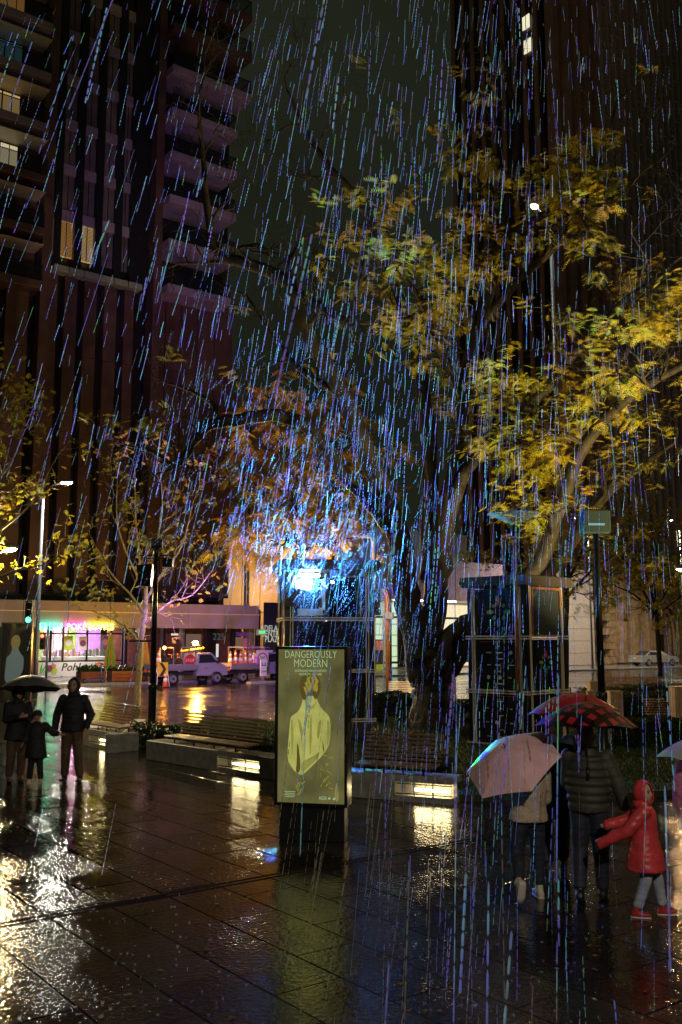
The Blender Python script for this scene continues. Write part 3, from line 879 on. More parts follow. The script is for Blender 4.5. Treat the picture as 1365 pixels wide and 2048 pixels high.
hedge(along(WL0, WL1, .5, 1.2), along(WL0, WL1, 1.9, 1.3), .6, .5, 'low dark hedge beside the lamp post on the left', 2200, 0)
p, q = gr(700, 1448), gr(835, 1452)
hedge((p.x, p.y, 0), (q.x, q.y, 0), .8, .85, 'clipped dark hedge between the projection tower and the tree', 4200)
p, q = gr(888, 1452), gr(945, 1450)
hedge((p.x, p.y, 0), (q.x, q.y, 0), .7, .6, 'small dark hedge between the tree trunk and the sponsor kiosk', 1800)
p, q = gr(1225, 1445), gr(1400, 1442)
hedge((p.x, p.y, 0), (q.x, q.y, 0), .9, .8, 'tall clipped hedge in front of the far dark bench', 4600)
p, q = gr(1215, 1500), gr(1390, 1500)
hedge((p.x, p.y, 0), (q.x, q.y, 0), .9, .62, 'broad clipped hedge in front of the bench at the picture edge', 4600)
p, q = gr(1165, 1416), gr(1330, 1400)
hedge((p.x, p.y, 0), (q.x, q.y, 0), .8, .6, 'long low hedge bordering the road on the right', 4200)
p, q = gr(735, 1560), gr(905, 1572)
hedge((p.x, p.y, 0), (q.x, q.y, 0), .6, .35, 'low hedge just behind the bench right of the poster', 3000)
# strappy plants at the tree foot
for i, (px, py) in enumerate(((905, 1462), (925, 1458), (785, 1462))):
    p = gr(px, py); o = empty('strappy_plant', (p.x, p.y, .1), 0, ('bright strappy plant just right of the tree trunk', 'strappy plant against the kiosk frame', 'strappy plant left of the tree trunk')[i], 'plant')
    for k in range(26):
        a_ = R.uniform(0, 6.28); l_ = R.uniform(.35, .7); u = V((math.cos(a_), math.sin(a_), 0)); sd = V((-u.y, u.x, 0)) * .02
        vs = []
        for t in (0, .35, .7, 1): c = u * (l_ * .6 * t) + V((0, 0, l_ * (1.3 * t - .75 * t * t))); wv = sd * (1 - t * .95); vs += [c - wv, c + wv]
        MB().add(vs, [(0, 1, 3, 2), (2, 3, 5, 4), (4, 5, 7, 6)]).build('leaf', 'strap_leaf', o, fix=False)
# timber boxes
mat('box_timber', (.42, .30, .19), .5, var=.25, vscale=5, stretch=(6, 6, 1))
for px0, px1, yt, yb, lb in ((1180, 1206, 1364, 1412, 'tall tan timber box behind the red umbrella'), (1220, 1245, 1384, 1425, 'tan timber box to the right of the lamp post'), (1348, 1385, 1375, 1450, 'tan timber box at the picture edge'), (1177, 1189, 1384, 1440, 'narrow tan box nearest the sponsor kiosk')):
    p = gr((px0 + px1) / 2, yb + 25); Yd = p.y; wv = (px1 - px0) * Yd / F; h = at(px0, yt, Yd).z
    o = empty('timber_box', (p.x, Yd, 0), 0, lb, 'planter box')
    nb = 4
    for k in range(nb):
        MB().bbox((-wv / 2 + wv * (k + .5) / nb, 0, h / 2), (wv / nb - .006, wv, h), .006).build('board', 'box_timber', o)
    MB().bbox((0, 0, h + .015), (wv + .03, wv + .03, .04), .008).build('lid', 'box_timber', o)
p = gr(905, 1400)
o = empty('rust_bollard', (p.x, p.y, 0), 0, 'rust red square bollard right of the tree trunk', 'bollard')
MB().bbox((0, 0, .42), (.3, .3, .84), .02).build('post', 'brick_red', o); MB().bbox((0, 0, .86), (.34, .34, .05), .01).build('cap', 'brick_red', o)

# ------------------------------------------------------------------ trees
def wob(pts, n, amp):
    """resample a polyline smoothly and roughen it"""
    out = []
    P = [V(p[:3]) for p in pts]; Rr = [p[3] for p in pts]
    m = len(P)
    for i in range(m - 1):
        p0, p1, p2, p3 = P[max(i - 1, 0)], P[i], P[i + 1], P[min(i + 2, m - 1)]
        for k in range(n):
            t = k / n
            q = .5 * ((2 * p1) + (p2 - p0) * t + (2 * p0 - 5 * p1 + 4 * p2 - p3) * t * t + (3 * p1 - p0 - 3 * p2 + p3) * t ** 3)
            out.append((q, Rr[i] + (Rr[i + 1] - Rr[i]) * t))
    out.append((P[-1], Rr[-1]))
    return [(q + V((R.gauss(0, amp), R.gauss(0, amp), R.gauss(0, amp))) * r_, r_) for q, r_ in out]
class Tree:
    def __init__(s, curl=.35):
        s.limb = MB(); s.twig = MB(); s.tips = []; s.curl = curl
    def main(s, pts, sides=10, n=4):
        q = wob(pts, n, .12)
        s.limb.tube([a for a, _ in q], [b for _, b in q], sides)
        return q
    def grow(s, p, d, L, r_, lev, maxlev):
        n = 5 if lev < maxlev else 4
        pts = [p]; rs = [r_]; d = d.normalized()
        kids = []
        for i in range(n):
            d = (d + V((R.gauss(0, s.curl), R.gauss(0, s.curl), R.gauss(0, s.curl) + .06))).normalized()
            p = p + d * (L / n); pts.append(p); rs.append(max(.004, r_ * (1 - .75 * (i + 1) / n)))
            if lev < maxlev and i >= 1:
                kids.append((p, d, rs[-1]))
        (s.limb if r_ > .05 else s.twig).tube(pts, rs, 6 if r_ > .05 else (4 if lev < maxlev else 3), caps=False)
        if lev >= maxlev: s.tips.append((p, d))
        for (q, dd, rr) in kids:
            for _ in range(1 if R.random() < .55 else 2):
                ax = dd.orthogonal(); ax.rotate(Matrix.Rotation(R.uniform(0, 6.28), 3, dd))
                nd = dd.copy(); nd.rotate(Matrix.Rotation(R.uniform(.5, 1.15), 3, ax))
                s.grow(q, nd, L * R.uniform(.5, .72), rr * .75, lev + 1, maxlev)
    def sprout(s, q, every, L, lev, maxlev, start=.3, rf=.5, ang=1.0):
        n = len(q)
        for i in range(int(n * start), n - 1):
            if i % every: continue
            p, r_ = q[i]; dd = (q[i + 1][0] - p).normalized()
            ax = dd.orthogonal(); ax.rotate(Matrix.Rotation(R.uniform(0, 6.28), 3, dd))
            nd = dd.copy(); nd.rotate(Matrix.Rotation(R.uniform(.5, 1.1) * ang, 3, ax))
            s.grow(p, nd, L * R.uniform(.7, 1.2), min(r_ * rf, .07), lev, maxlev)
        p, r_ = q[-1]; dd = (q[-1][0] - q[-2][0]).normalized()
        s.grow(p, dd, L, min(r_, .06), lev, maxlev)

leafmat('jacaranda_leaf', (.44, .26, .02), (.50, .42, .025), (.28, .36, .03), .55, .4, .5)
leafmat('plane_leaf', (.42, .22, .02), (.42, .36, .03), (.16, .24, .03), 1.6, .4, .4)
leafmat('orange_leaf', (.46, .22, .012), (.55, .34, .02), (.36, .30, .02), .9, .4, .5)
def pxl(pt):
    v = V(pt) - V((0, 0, CAM_H)); dz = v.y * CP + v.z * SP
    return 682.5 + F * v.x / dz, 1024 - F * (-v.y * SP + v.z * CP) / dz

big = empty('jacaranda_tree', gr(866, 1462) + V((0, 0, .05)), 0, 'huge spreading tree with dark forked trunk and golden feathery leaves', 'tree')
BO = V(big.location)
T = Tree(.42)
def L3(px, py, Y, r_):
    p = at(px, py, Y); return (p.x, p.y, p.z, r_)
YB = BO.y
tr = T.main([(BO.x + .05, BO.y, BO.z - .15, .75), L3(866, 1435, YB, .58), L3(860, 1380, YB, .5), L3(852, 1330, YB, .5), L3(846, 1290, YB, .5)], 16, 5)
# buttressed foot
for k in range(7):
    a_ = k * .9 + .3
    T.limb.tube([(BO.x + math.cos(a_) * .95, BO.y + math.sin(a_) * .7, BO.z - .08), (BO.x + math.cos(a_) * .55, BO.y + math.sin(a_) * .45, BO.z + .12), (BO.x + math.cos(a_) * .3, BO.y + math.sin(a_) * .28, BO.z + .75)], [.08, .2, .22], 8)
L1 = T.main([L3(850, 1310, YB, .42), L3(818, 1225, YB, .40), L3(810, 1150, YB - .2, .36), L3(800, 1075, YB - .4, .33), L3(766, 985, YB - .7, .30), L3(728, 890, YB - 1, .27), L3(676, 765, YB - 1.2, .24), L3(625, 690, YB - 1.3, .22), L3(600, 625, YB - 1.3, .21), L3(583, 572, YB - 1.4, .2), L3(545, 545, YB - 1.5, .18), L3(487, 525, YB - 1.7, .16), L3(440, 508, YB - 1.9, .14), L3(418, 435, YB - 2, .11), L3(407, 315, YB - 2, .07), L3(395, 200, YB - 2.2, .04)], 12)
AR = T.main([L3(792, 1065, YB - .4, .24), L3(745, 1010, YB - 1, .22), L3(696, 955, YB - 1.5, .2), L3(652, 895, YB - 1.9, .19), L3(600, 842, YB - 2.3, .18), L3(540, 832, YB - 2.7, .17), L3(470, 841, YB - 3.2, .16), L3(420, 850, YB - 3.4, .14), L3(388, 880, YB - 3.6, .12), L3(368, 915, YB - 3.7, .10), L3(345, 930, YB - 3.8, .07), L3(310, 905, YB - 3.9, .04), L3(250, 890, YB - 4.1, .025)], 10)
M1 = T.main([L3(858, 1160, YB + .4, .3), L3(862, 1000, YB + .6, .27), L3(856, 850, YB + .8, .24), L3(836, 720, YB + .8, .2), L3(806, 610, YB + .6, .17), L3(766, 500, YB + .5, .15), L3(715, 395, YB + .4, .12), L3(660, 335, YB + .3, .1), L3(618, 270, YB + .3, .08), L3(592, 215, YB + .2, .06), L3(575, 180, YB + .2, .03)], 10)
C1 = T.main([L3(852, 1305, YB + .2, .4), L3(872, 1190, YB + .3, .36), L3(886, 1070, YB + .3, .33), L3(908, 960, YB + .1, .3), L3(926, 850, YB, .27), L3(938, 740, YB - .2, .23), L3(966, 620, YB - .5, .2), L3(996, 500, YB - .8, .17), L3(1018, 380, YB - 1, .13), L3(1032, 260, YB - 1, .09), L3(1010, 120, YB - 1, .05), L3(985, 20, YB - 1, .03)], 12)
R1 = T.main([L3(868, 1345, YB - .1, .36), L3(900, 1278, YB - .2, .32), L3(945, 1243, YB - .3, .3), L3(1010, 1195, YB - .6, .26), L3(1075, 1125, YB - 1.2, .23), L3(1120, 1010, YB - 1.9, .2), L3(1170, 890, YB - 2.8, .17), L3(1250, 800, YB - 3.7, .14), L3(1340, 745, YB - 4.4, .11), L3(1440, 700, YB - 5, .06)], 10)
R2 = T.main([L3(880, 1362, YB, .34), L3(928, 1300, YB + .3, .3), L3(985, 1240, YB + .8, .26), L3(1060, 1190, YB + 1.3, .22), L3(1140, 1090, YB + 1.8, .18), L3(1220, 980, YB + 2.2, .14), L3(1330, 900, YB + 2.4, .08)], 10)
C2 = T.main([L3(898, 1010, YB + .1, .22), L3(950, 915, YB - .8, .2), L3(1010, 855, YB - 1.6, .18), L3(1070, 800, YB - 2.4, .15), L3(1150, 705, YB - 3.2, .12), L3(1240, 610, YB - 4, .09), L3(1330, 545, YB - 4.6, .05)], 10)
C3 = T.main([L3(1002, 480, YB - .9, .13), L3(1050, 452, YB - 1.7, .12), L3(1100, 425, YB - 2.2, .1), L3(1160, 425, YB - 2.6, .085), L3(1230, 393, YB - 3, .04)], 8)
C4 = T.main([L3(930, 800, YB, .15), L3(880, 690, YB - 1, .12), L3(850, 610, YB - 1.8, .09), L3(800, 545, YB - 2.4, .06)], 8)
C5 = T.main([L3(960, 650, YB - .4, .15), L3(1040, 560, YB - .4, .12), L3(1130, 470, YB - .6, .09), L3(1200, 330, YB - .8, .06), L3(1230, 220, YB - 1, .03)], 8)
Lb = T.main([L3(584, 575, YB - 1.4, .13), L3(640, 610, YB - 2.2, .12), L3(700, 640, YB - 3, .1), L3(720, 560, YB - 3.4, .07), L3(740, 480, YB - 3.8, .04)], 8)
Lc = T.main([L3(690, 790, YB - 1.2, .12), L3(610, 745, YB - .2, .1), L3(560, 690, YB + .6, .07), L3(500, 600, YB + 1.2, .04)], 8)
AR2 = T.main([L3(430, 848, YB - 3.4, .08), L3(430, 815, YB - 3.2, .08), L3(400, 790, YB - 3, .06), L3(350, 770, YB - 2.9, .03)], 6)
for q, ev, LL_, lev, mx, st, an in ((L1, 3, 2.0, 0, 2, .5, 1), (AR, 4, 1.3, 0, 2, .55, 1), (M1, 3, 1.9, 0, 2, .35, 1), (C1, 3, 2.0, 0, 2, .35, 1.1), (R1, 3, 1.9, 0, 2, .45, 1.1), (R2, 3, 1.8, 0, 2, .4, 1.1), (C2, 2, 1.8, 0, 2, .25, 1.1), (C3, 2, 1.4, 0, 2, .2, 1), (C4, 2, 1.5, 0, 2, .3, 1), (C5, 2, 1.7, 0, 2, .2, 1), (Lb, 3, 1.2, 0, 2, .4, 1), (Lc, 3, 1.3, 0, 2, .3, 1), (AR2, 4, 1.0, 0, 2, .4, 1)):
    T.sprout(q, ev, LL_, lev, mx, st, .5, an)
def shift(mb, off):
    mb.v = [(x - off.x, y - off.y, z - off.z) for x, y, z in mb.v]; return mb
shift(T.limb, BO).build('trunk', 'bark', big, True, False)
shift(T.twig, BO).build('branches', 'bark', big, True, False)
def frond_template():
    vs = []
    for i in range(7):
        t = (i + .5) / 7; x = t; ln = .32 * math.sin(math.pi * (.12 + .8 * t)) + .03
        for sg in (-1, 1):
            vs += [(x - .045, 0, -.25 * x * x), (x + .04, 0, -.25 * x * x), (x + .13, sg * ln, -.25 * x * x - .1 * ln)]
    return np.array(vs)
FT = frond_template()
def scatter(tmpl, places, name, m, parent, off):
    """places: list of (pos, dir, up, size)"""
    out = np.empty((len(places), len(tmpl), 3), np.float32)
    for i, (p, d, up, s_) in enumerate(places):
        d = d.normalized(); b = d.cross(up)
        if b.length < 1e-3: b = d.orthogonal()
        b.normalize(); c = b.cross(d)
        A = np.array([list(d), list(b), list(c)]) * s_
        out[i] = tmpl @ A + np.array(list(p - off))
    vs = out.reshape(-1, 3)
    return np_obj(name, vs, np.arange(len(vs)).reshape(-1, 3), m, parent)
pl = []
BARE = lambda x, y: (x < 640 and y < 820) or (x < 470)
for p, d in T.tips:
    x, y = pxl(p)
    if BARE(x, y): dens = .03 if y > 560 else 0
    elif y < 230: dens = .12
    elif x < 760: dens = .16 if y > 480 else .05
    elif x < 860: dens = .32
    else: dens = .62
    if y < 330 and x > 860: dens = .22
    elif y < 560 and x > 860: dens = .5
    if x > 1235 and y < 520: dens = .03
    if y < 240: dens = min(dens, .03)
    if R.random() > dens: continue
    for _ in range(R.randint(8, 13)):
        a_ = R.uniform(0, 6.28); dd = V((math.cos(a_), math.sin(a_), R.uniform(-.5, .25))) + d * .5
        pl.append((p + V((R.gauss(0, .12), R.gauss(0, .12), R.gauss(0, .1))), dd, V((R.gauss(0, .3), R.gauss(0, .3), 1)), R.uniform(.19, .36)))
print('fronds', len(pl), 'tips', len(T.tips), 'limb', len(T.limb.f), 'twig', len(T.twig.f))
scatter(FT, pl, 'crown', 'jacaranda_leaf', big, BO)

# plane-tree leaf: five points
ang = [0, .32, .62, 1.0, 1.3, 1.75, 2.2, 2.75, math.pi]
rad = [1, .55, .82, .42, .7, .35, .4, .22, .3]
rim = [(rad[i] * math.cos(ang[i]), rad[i] * math.sin(ang[i]), .12 * (i % 2)) for i in range(9)]
rim = rim + [(x, -y, z) for x, y, z in rim[-2:0:-1]]
PT = []
for i in range(len(rim)): PT += [(0, 0, 0), rim[i], rim[(i + 1) % len(rim)]]
PT = np.array(PT)
def small_tree(name, label, base, trunk, limbs, leafm, per, size, tmpl=PT, barkm='pale_bark', lev=1, LL_=1.1, curl=.2, ev=2, droop=.4, group=None, dens=1.0):
    o = empty(name, base, 0, label, 'tree', group); off = V(base)
    t = Tree(curl)
    qt = t.main(trunk, 10, 3)
    t.limb, tl = MB(), t.limb
    for lm in limbs:
        q = t.main(lm, 7, 4); t.sprout(q, ev, LL_, 0, lev, .15, .6)
    shift(tl, off).build('trunk', barkm, o, True, False)
    t.limb.v += t.twig.v if False else []
    br = MB(); br.add(t.limb.v, t.limb.f); br.add(t.twig.v, t.twig.f)
    shift(br, off).build('branches', barkm, o, True, False)
    pl = []
    for p, d in t.tips:
        if R.random() > dens: continue
        for _ in range(R.randint(per[0], per[1])):
            a_ = R.uniform(0, 6.28); dd = V((math.cos(a_), math.sin(a_), -droop + R.gauss(0, .4)))
            pl.append((p + V((R.gauss(0, .13), R.gauss(0, .13), R.gauss(0, .13))), dd, V((R.gauss(0, .7), R.gauss(0, .7) - .4, 1)), R.uniform(*size)))
    scatter(tmpl, pl, 'crown', leafm, o, off)
    return o
# young plane tree at left, in front of the shop
b = gr(275, 1422); Y = b.y
def l4(px, py, dy, r_): 
    p = at(px, py, Y + dy); return (p.x, p.y, p.z, r_)
small_tree('plane_tree', 'young plane tree with pale trunk and sparse yellow leaves by the lamp post', b,
    [(b.x, b.y, -.05, .13), l4(277, 1370, 0, .11), l4(281, 1300, 0, .1), l4(290, 1230, 0, .085), l4(292, 1160, 0, .06)],
    [[l4(281, 1305, 0, .06), l4(268, 1270, -.2, .045), l4(230, 1240, -.5, .03), l4(185, 1222, -.7, .015)],
     [l4(290, 1230, 0, .055), l4(262, 1190, .3, .04), l4(225, 1150, .5, .03), l4(190, 1090, .6, .012)],
     [l4(292, 1190, 0, .05), l4(280, 1120, 0, .04), l4(272, 1040, -.2, .03), l4(270, 930, -.2, .012)],
     [l4(292, 1200, 0, .05), l4(330, 1140, .3, .04), l4(365, 1090, .5, .03), l4(385, 1010, .6, .012)],
     [l4(288, 1250, 0, .05), l4(340, 1205, -.4, .035), l4(385, 1190, -.6, .025), l4(425, 1140, -.8, .012)],
     [l4(290, 1180, 0, .045), l4(255, 1110, -.5, .035), l4(235, 1040, -.7, .025), l4(235, 960, -.8, .012)],
     [l4(291, 1170, 0, .045), l4(315, 1080, .5, .035), l4(325, 1010, .7, .025), l4(320, 930, .8, .012)]],
    'plane_leaf', (2, 4), (.11, .19), dens=.75)
# second plane tree, its trunk beyond the left edge
b = V((-10.9, 24.5, 0)); Y = b.y
small_tree('plane_tree', 'plane tree reaching in from the left edge above the traffic light', b,
    [(b.x, b.y, -.05, .16), (b.x, b.y, 1.5, .14), (b.x + .1, b.y, 3.0, .12), (b.x + .1, b.y, 4.5, .1)],
    [[(b.x, b.y, 2.6, .09), l4(-60, 1200, 0, .07), l4(10, 1150, -.4, .04), l4(95, 1128, -.7, .012)],
     [(b.x, b.y, 3.0, .09), l4(-70, 1130, 0, .07), l4(0, 1060, .3, .045), l4(60, 1010, .5, .03), l4(105, 930, .5, .012)],
     [(b.x, b.y, 3.6, .08), l4(-70, 1060, 0, .06), l4(-20, 980, 0, .04), l4(25, 920, .2, .025), l4(50, 850, .2, .012)],
     [(b.x, b.y, 4.2, .08), l4(-80, 980, 0, .06), l4(-40, 900, -.3, .04), l4(-5, 840, -.4, .02), l4(10, 790, -.5, .012)]],
    'plane_leaf', (3, 6), (.1, .17), LL_=.9)
# golden tree behind the projection tower
b = gr(597, 1400); Y = b.y
small_tree('golden_tree', 'smaller orange leaved tree behind the projection tower', b,
    [(b.x, b.y, -.05, .2), l4(597, 1280, 0, .16), l4(596, 1150, 0, .14), l4(594, 1050, 0, .12)],
    [[l4(594, 1100, 0, .1), l4(560, 1040, .5, .07), l4(520, 980, .8, .04), l4(480, 935, 1, .02)],
     [l4(595, 1080, 0, .1), l4(585, 980, -.5, .07), l4(570, 910, -.8, .04), l4(560, 850, -1, .02)],
     [l4(595, 1060, 0, .1), l4(620, 970, .5, .07), l4(650, 900, .8, .04), l4(668, 830, 1, .02)],
     [l4(594, 1090, 0, .1), l4(640, 1040, -.5, .07), l4(690, 990, -.8, .04), l4(730, 930, -1, .02)],
     [l4(594, 1120, 0, .09), l4(560, 1090, -.9, .05), l4(530, 1075, -1.4, .02)],
     [l4(594, 1110, 0, .09), l4(650, 1085, -.9, .05), l4(715, 1075, -1.4, .02)]],
    'orange_leaf', (10, 15), (.35, .6), FT, 'bark', 1, 1.6, .3, 1, dens=.6)
# street tree on the right, by the church
b = gr(1322, 1352); Y = b.y
small_tree('street_tree', 'small leafed yellow green street tree in front of the church', b,
    [(b.x, b.y, -.05, .2), l4(1318, 1300, 0, .16), l4(1312, 1220, 0, .14), l4(1306, 1150, 0, .1)],
    [[l4(1312, 1230, 0, .09), l4(1270, 1190, -1, .06), l4(1225, 1170, -1.5, .03)],
     [l4(1310, 1210, 0, .09), l4(1285, 1130, -1, .06), l4(1250, 1070, -1.5, .03)],
     [l4(1308, 1190, 0, .09), l4(1315, 1110, 0, .06), l4(1300, 1050, 0, .03)],
     [l4(1310, 1220, 0, .09), l4(1345, 1160, -1, .06), l4(1365, 1090, -1.5, .03)],
     [l4(1312, 1235, 0, .09), l4(1340, 1210, -2, .06), l4(1372, 1185, -3, .03)],
     [l4(1310, 1225, 0, .09), l4(1250, 1120, 2, .06), l4(1190, 1090, 3, .03)]],
    'plane_leaf', (5, 9), (.2, .36), PT, 'bark', 1, 2.2, .3, 1)
b = gr(1130, 1385); Y = b.y
small_tree('street_tree', 'bushy yellow green tree showing above the sponsor kiosk', b,
    [(b.x, b.y, -.05, .18), l4(1132, 1250, 0, .14), l4(1135, 1180, 0, .12), l4(1138, 1110, 0, .1)],
    [[l4(1134, 1190, 0, .09), l4(1090, 1120, -1, .06), l4(1050, 1060, -1.5, .03)],
     [l4(1134, 1180, 0, .09), l4(1120, 1090, -1, .06), l4(1110, 1010, -1.5, .03)],
     [l4(1134, 1170, 0, .09), l4(1170, 1090, 0, .06), l4(1195, 1040, 0, .03)],
     [l4(1134, 1195, 0, .09), l4(1185, 1140, -1, .06), l4(1230, 1110, -1.5, .03)],
     [l4(1134, 1195, 0, .09), l4(1060, 1150, 1, .06), l4(980, 1110, 1.5, .03)]],
    'plane_leaf', (4, 7), (.12, .22), PT, 'bark', 1, 1.6, .3, 1)

# ------------------------------------------------------------------ projection tower
mat('kiosk_panel', (.02, .02, .024), .12, spec=.6, var=.3, vscale=2)
mat('kiosk_roof', (.05, .042, .04), .35)
mat('kiosk_print', (.55, .55, .52), .5)
glow('lens_white', (.55, .8, 1), 260); glow('lens_small', (.7, .9, 1), 60)
YT = 23.7
tb = at(648, 1440, YT); Wt, Dt = 2.2, 1.8
RZT = math.radians(9)
tow = empty('projection_tower', (tb.x, YT + .9, 0), RZT, 'dark steel framed booth with a dazzling projector in its upper window', 'booth')
def zt_(py): return at(648, py, YT).z
rails = [zt_(1148), zt_(1238), zt_(1342), zt_(1441)]
ztopT = zt_(1120)
MB().bbox((0, 0, ztopT - .13), (Wt + .34, Dt + .34, .26), .02).build('roof', 'kiosk_roof', tow)
MB().bbox((0, 0, rails[3] / 2), (Wt - .1, Dt - .1, rails[3]), .02).build('plinth', 'kiosk_roof', tow)
def frame_face(root, Wf, off, rz, rails, top, posts=True, panel='kiosk_panel', skip=(), steel='steel'):
    """a facade of panels held by doubled steel rails; off = distance of the face from the root's axis"""
    M = Matrix.Rotation(rz, 3, 'Z')
    def P(x, y, z): return M @ V((x, -off + y, z))
    zs = [top] + rails[1:] if len(rails) > 1 else rails
    lv = [top] + list(rails)
    for i in range(len(lv) - 1):
        if i in skip: continue
        z1, z0 = lv[i] - .05, lv[i + 1] + .05
        MB().box(P(0, .05, (z0 + z1) / 2), (Wf - .3, .04, z1 - z0), M=M).build('panel', panel, root)
    for z in rails:
        for dz in (-.028, .028):
            MB().box(P(0, -.035, z + dz), (Wf + .08, .05, .03), M=M).build('rail', steel, root)
    for sx in (-1, 1):
        MB().box(P(sx * (Wf / 2 - .06), .02, (top + rails[-1]) / 2), (.1, .09, top - rails[-1]), M=M).build('post', 'black_metal', root)
        for dx in (-.03, .03):
            MB().box(P(sx * (Wf / 2 - .15 - (0)) + dx, -.005, (top + rails[-1]) / 2), (.025, .04, top - rails[-1]), M=M).build('stile', steel, root)
    return P
ff = frame_face(tow, Wt, Dt / 2, 0, rails[1:], ztopT - .26, skip=(0,))
frame_face(tow, Dt, Wt / 2, -math.pi / 2, rails[1:], ztopT - .26)
frame_face(tow, Dt, Wt / 2, math.pi / 2, rails[1:], ztopT - .26)
frame_face(tow, Wt, Dt / 2, math.pi, rails[1:], ztopT - .26)
MB().box((0, 0, rails[1] + .02), (Wt - .25, Dt - .25, .04)).build('floor', 'kiosk_roof', tow)
# window surround of the projector room
for x, wv in ((-.93, .1), (-.06, .1), (.72, .08)):
    MB().box((x + .0, -Dt / 2 + .05, (rails[1] + ztopT - .26) / 2), (wv, .06, ztopT - .36 - rails[1])).build('mullion', 'black_metal', tow)
MB().box((.33, -Dt / 2 + .07, (rails[1] + ztopT - .26) / 2 - .15), (.7, .02, 1.0)).build('pane', 'glass_dark', tow)
MB().box((-.48, -Dt / 2 + .12, rails[1] + .17), (.62, .2, .16)).build('ledge', 'white_paint', tow)
MB().box((-.17, -Dt / 2 + .12, rails[1] + .5), (.12, .16, .55)).build('jamb', 'white_paint', tow)
inv_t = Matrix.Rotation(-RZT, 3, 'Z')
def tl(px, py, y=-Dt / 2 - .02):                       # tower-local point on a plane y
    d = ray(px, py); o_ = inv_t @ (V((0, 0, CAM_H)) - V(tow.location)); dd = inv_t @ d
    return o_ + dd * ((y - o_.y) / dd.y)
for px, py, r_, rw, m, lb in ((608, 1176, .12, .26, 'lens_white', 'large white projector blazing behind the booth window'), (665, 1164, .035, .18, 'lens_small', 'smaller projector glinting right of the blazing one')):
    q = tl(px, py, -Dt / 2 - .05)
    wp = Matrix.Rotation(RZT, 3, 'Z') @ q + V(tow.location)
    pr = empty('projector', wp, RZT, lb, 'projector')
    MB().bbox((0, .42, 0), (rw * 2, .6, rw * 1.1), .03).build('housing', 'black_metal', pr)
    MB().tube([(0, .15, 0), (0, 0.0, 0)], r_ * 1.35, 16).build('lens_barrel', 'black_metal', pr, True)
    MB().ball((0, -.005, 0), (r_, r_ * .3, r_), 14, 8).build('lens', m, pr, True)
    MB().box((0, .42, -rw * .55 - .12), (.08, .3, .24)).build('mount', 'dark_metal', pr)
    if r_ > .05:
        MB().box((-.26, -.22, -.24), (.44, .02, .46)).build('beam_blocker', 'black_metal', pr)  # plates added to cut the beam off at lower left and towards the ground
        MB().box((.19, -.225, -.265), (.46, .02, .46)).build('beam_blocker', 'black_metal', pr)
        PROJ = wp + V((.01, -.10, 0))
lt = tl(608, 1176)
lamp('added_spill_light', 'POINT', (-.45, -Dt / 2 + .45, ztopT - .5), 55, (.7, .9, 1), tow, size=.1)  # added lamp imitating projector light leaking into the booth
MB().box((-.45, -Dt / 2 + .45, ztopT - .36), (.5, .12, .05)).build('added_glow_bar', 'lens_small', tow)  # glowing bar added to go with that lamp
# projector beam: a lamp whose picture is a fine field of blue, cyan and violet
ax = V((.25, -.85, .46)).normalized()
PW_ = 16000
beam = lamp('projector_beam', 'SPOT', PROJ, PW_, (1, 1, 1), size=.05, rot=ax.to_track_quat('-Z', 'Y').to_euler(), spot_size=math.radians(116), spot_blend=.18)
bl = beam.data; bl.use_nodes = True
bn, blk_ = bl.node_tree.nodes, bl.node_tree.links
em = bn['Emission']
tcn = bn.new('ShaderNodeTexCoord'); vo = bn.new('ShaderNodeTexVoronoi'); vo.inputs['Scale'].default_value = 95
blk_.new(tcn.outputs['Normal'], vo.inputs['Vector'])
sx_ = bn.new('ShaderNodeSeparateColor'); blk_.new(vo.outputs['Color'], sx_.inputs[0])
cr = bn.new('ShaderNodeValToRGB'); e = cr.color_ramp; e.interpolation = 'CONSTANT'
stops = [(0, (.005, .02, .45)), (.22, (.03, .42, .50)), (.50, (.015, .10, .85)), (.70, (.14, .02, .70)), (.84, (.05, .42, .75)), (.95, (.01, .6, .04))]
e.elements[0].position = 0; e.elements[0].color = (*stops[0][1], 1); e.elements[1].position = stops[1][0]; e.elements[1].color = (*stops[1][1], 1)
for pz, cc in stops[2:]:
    k_ = e.elements.new(pz); k_.color = (*cc, 1)
blk_.new(sx_.outputs[0], cr.inputs[0]); blk_.new(cr.outputs[0], em.inputs['Color'])

# ------------------------------------------------------------------ sponsor kiosk on the right
YK = 21.6
kb = at(1058, 1494, YK)
Wk = 1.62
kio = empty('sponsor_kiosk', (kb.x, YK + Wk * .7, 0), math.radians(45), 'dark square kiosk with steel frames, sponsor panels and a coloured emblem', 'kiosk')
def zk(py): return at(1047, py, YK + .3).z
railsK = [zk(1275), zk(1385), zk(1494)]; topK = zk(1172)
KA = frame_face(kio, Wk, Wk / 2, 0, railsK, topK)
KB = frame_face(kio, Wk, Wk / 2, -math.pi / 2, railsK, topK)
frame_face(kio, Wk, Wk / 2, math.pi, railsK, topK); frame_face(kio, Wk, Wk / 2, math.pi / 2, railsK, topK)
MB().bbox((0, 0, topK + .12), (Wk + .3, Wk + .3, .24), .02).build('roof', 'kiosk_roof', kio)
MB().bbox((0, 0, (railsK[-1]) / 2), (Wk - .2, Wk - .2, railsK[-1]), .01).build('plinth', 'kiosk_roof', kio)
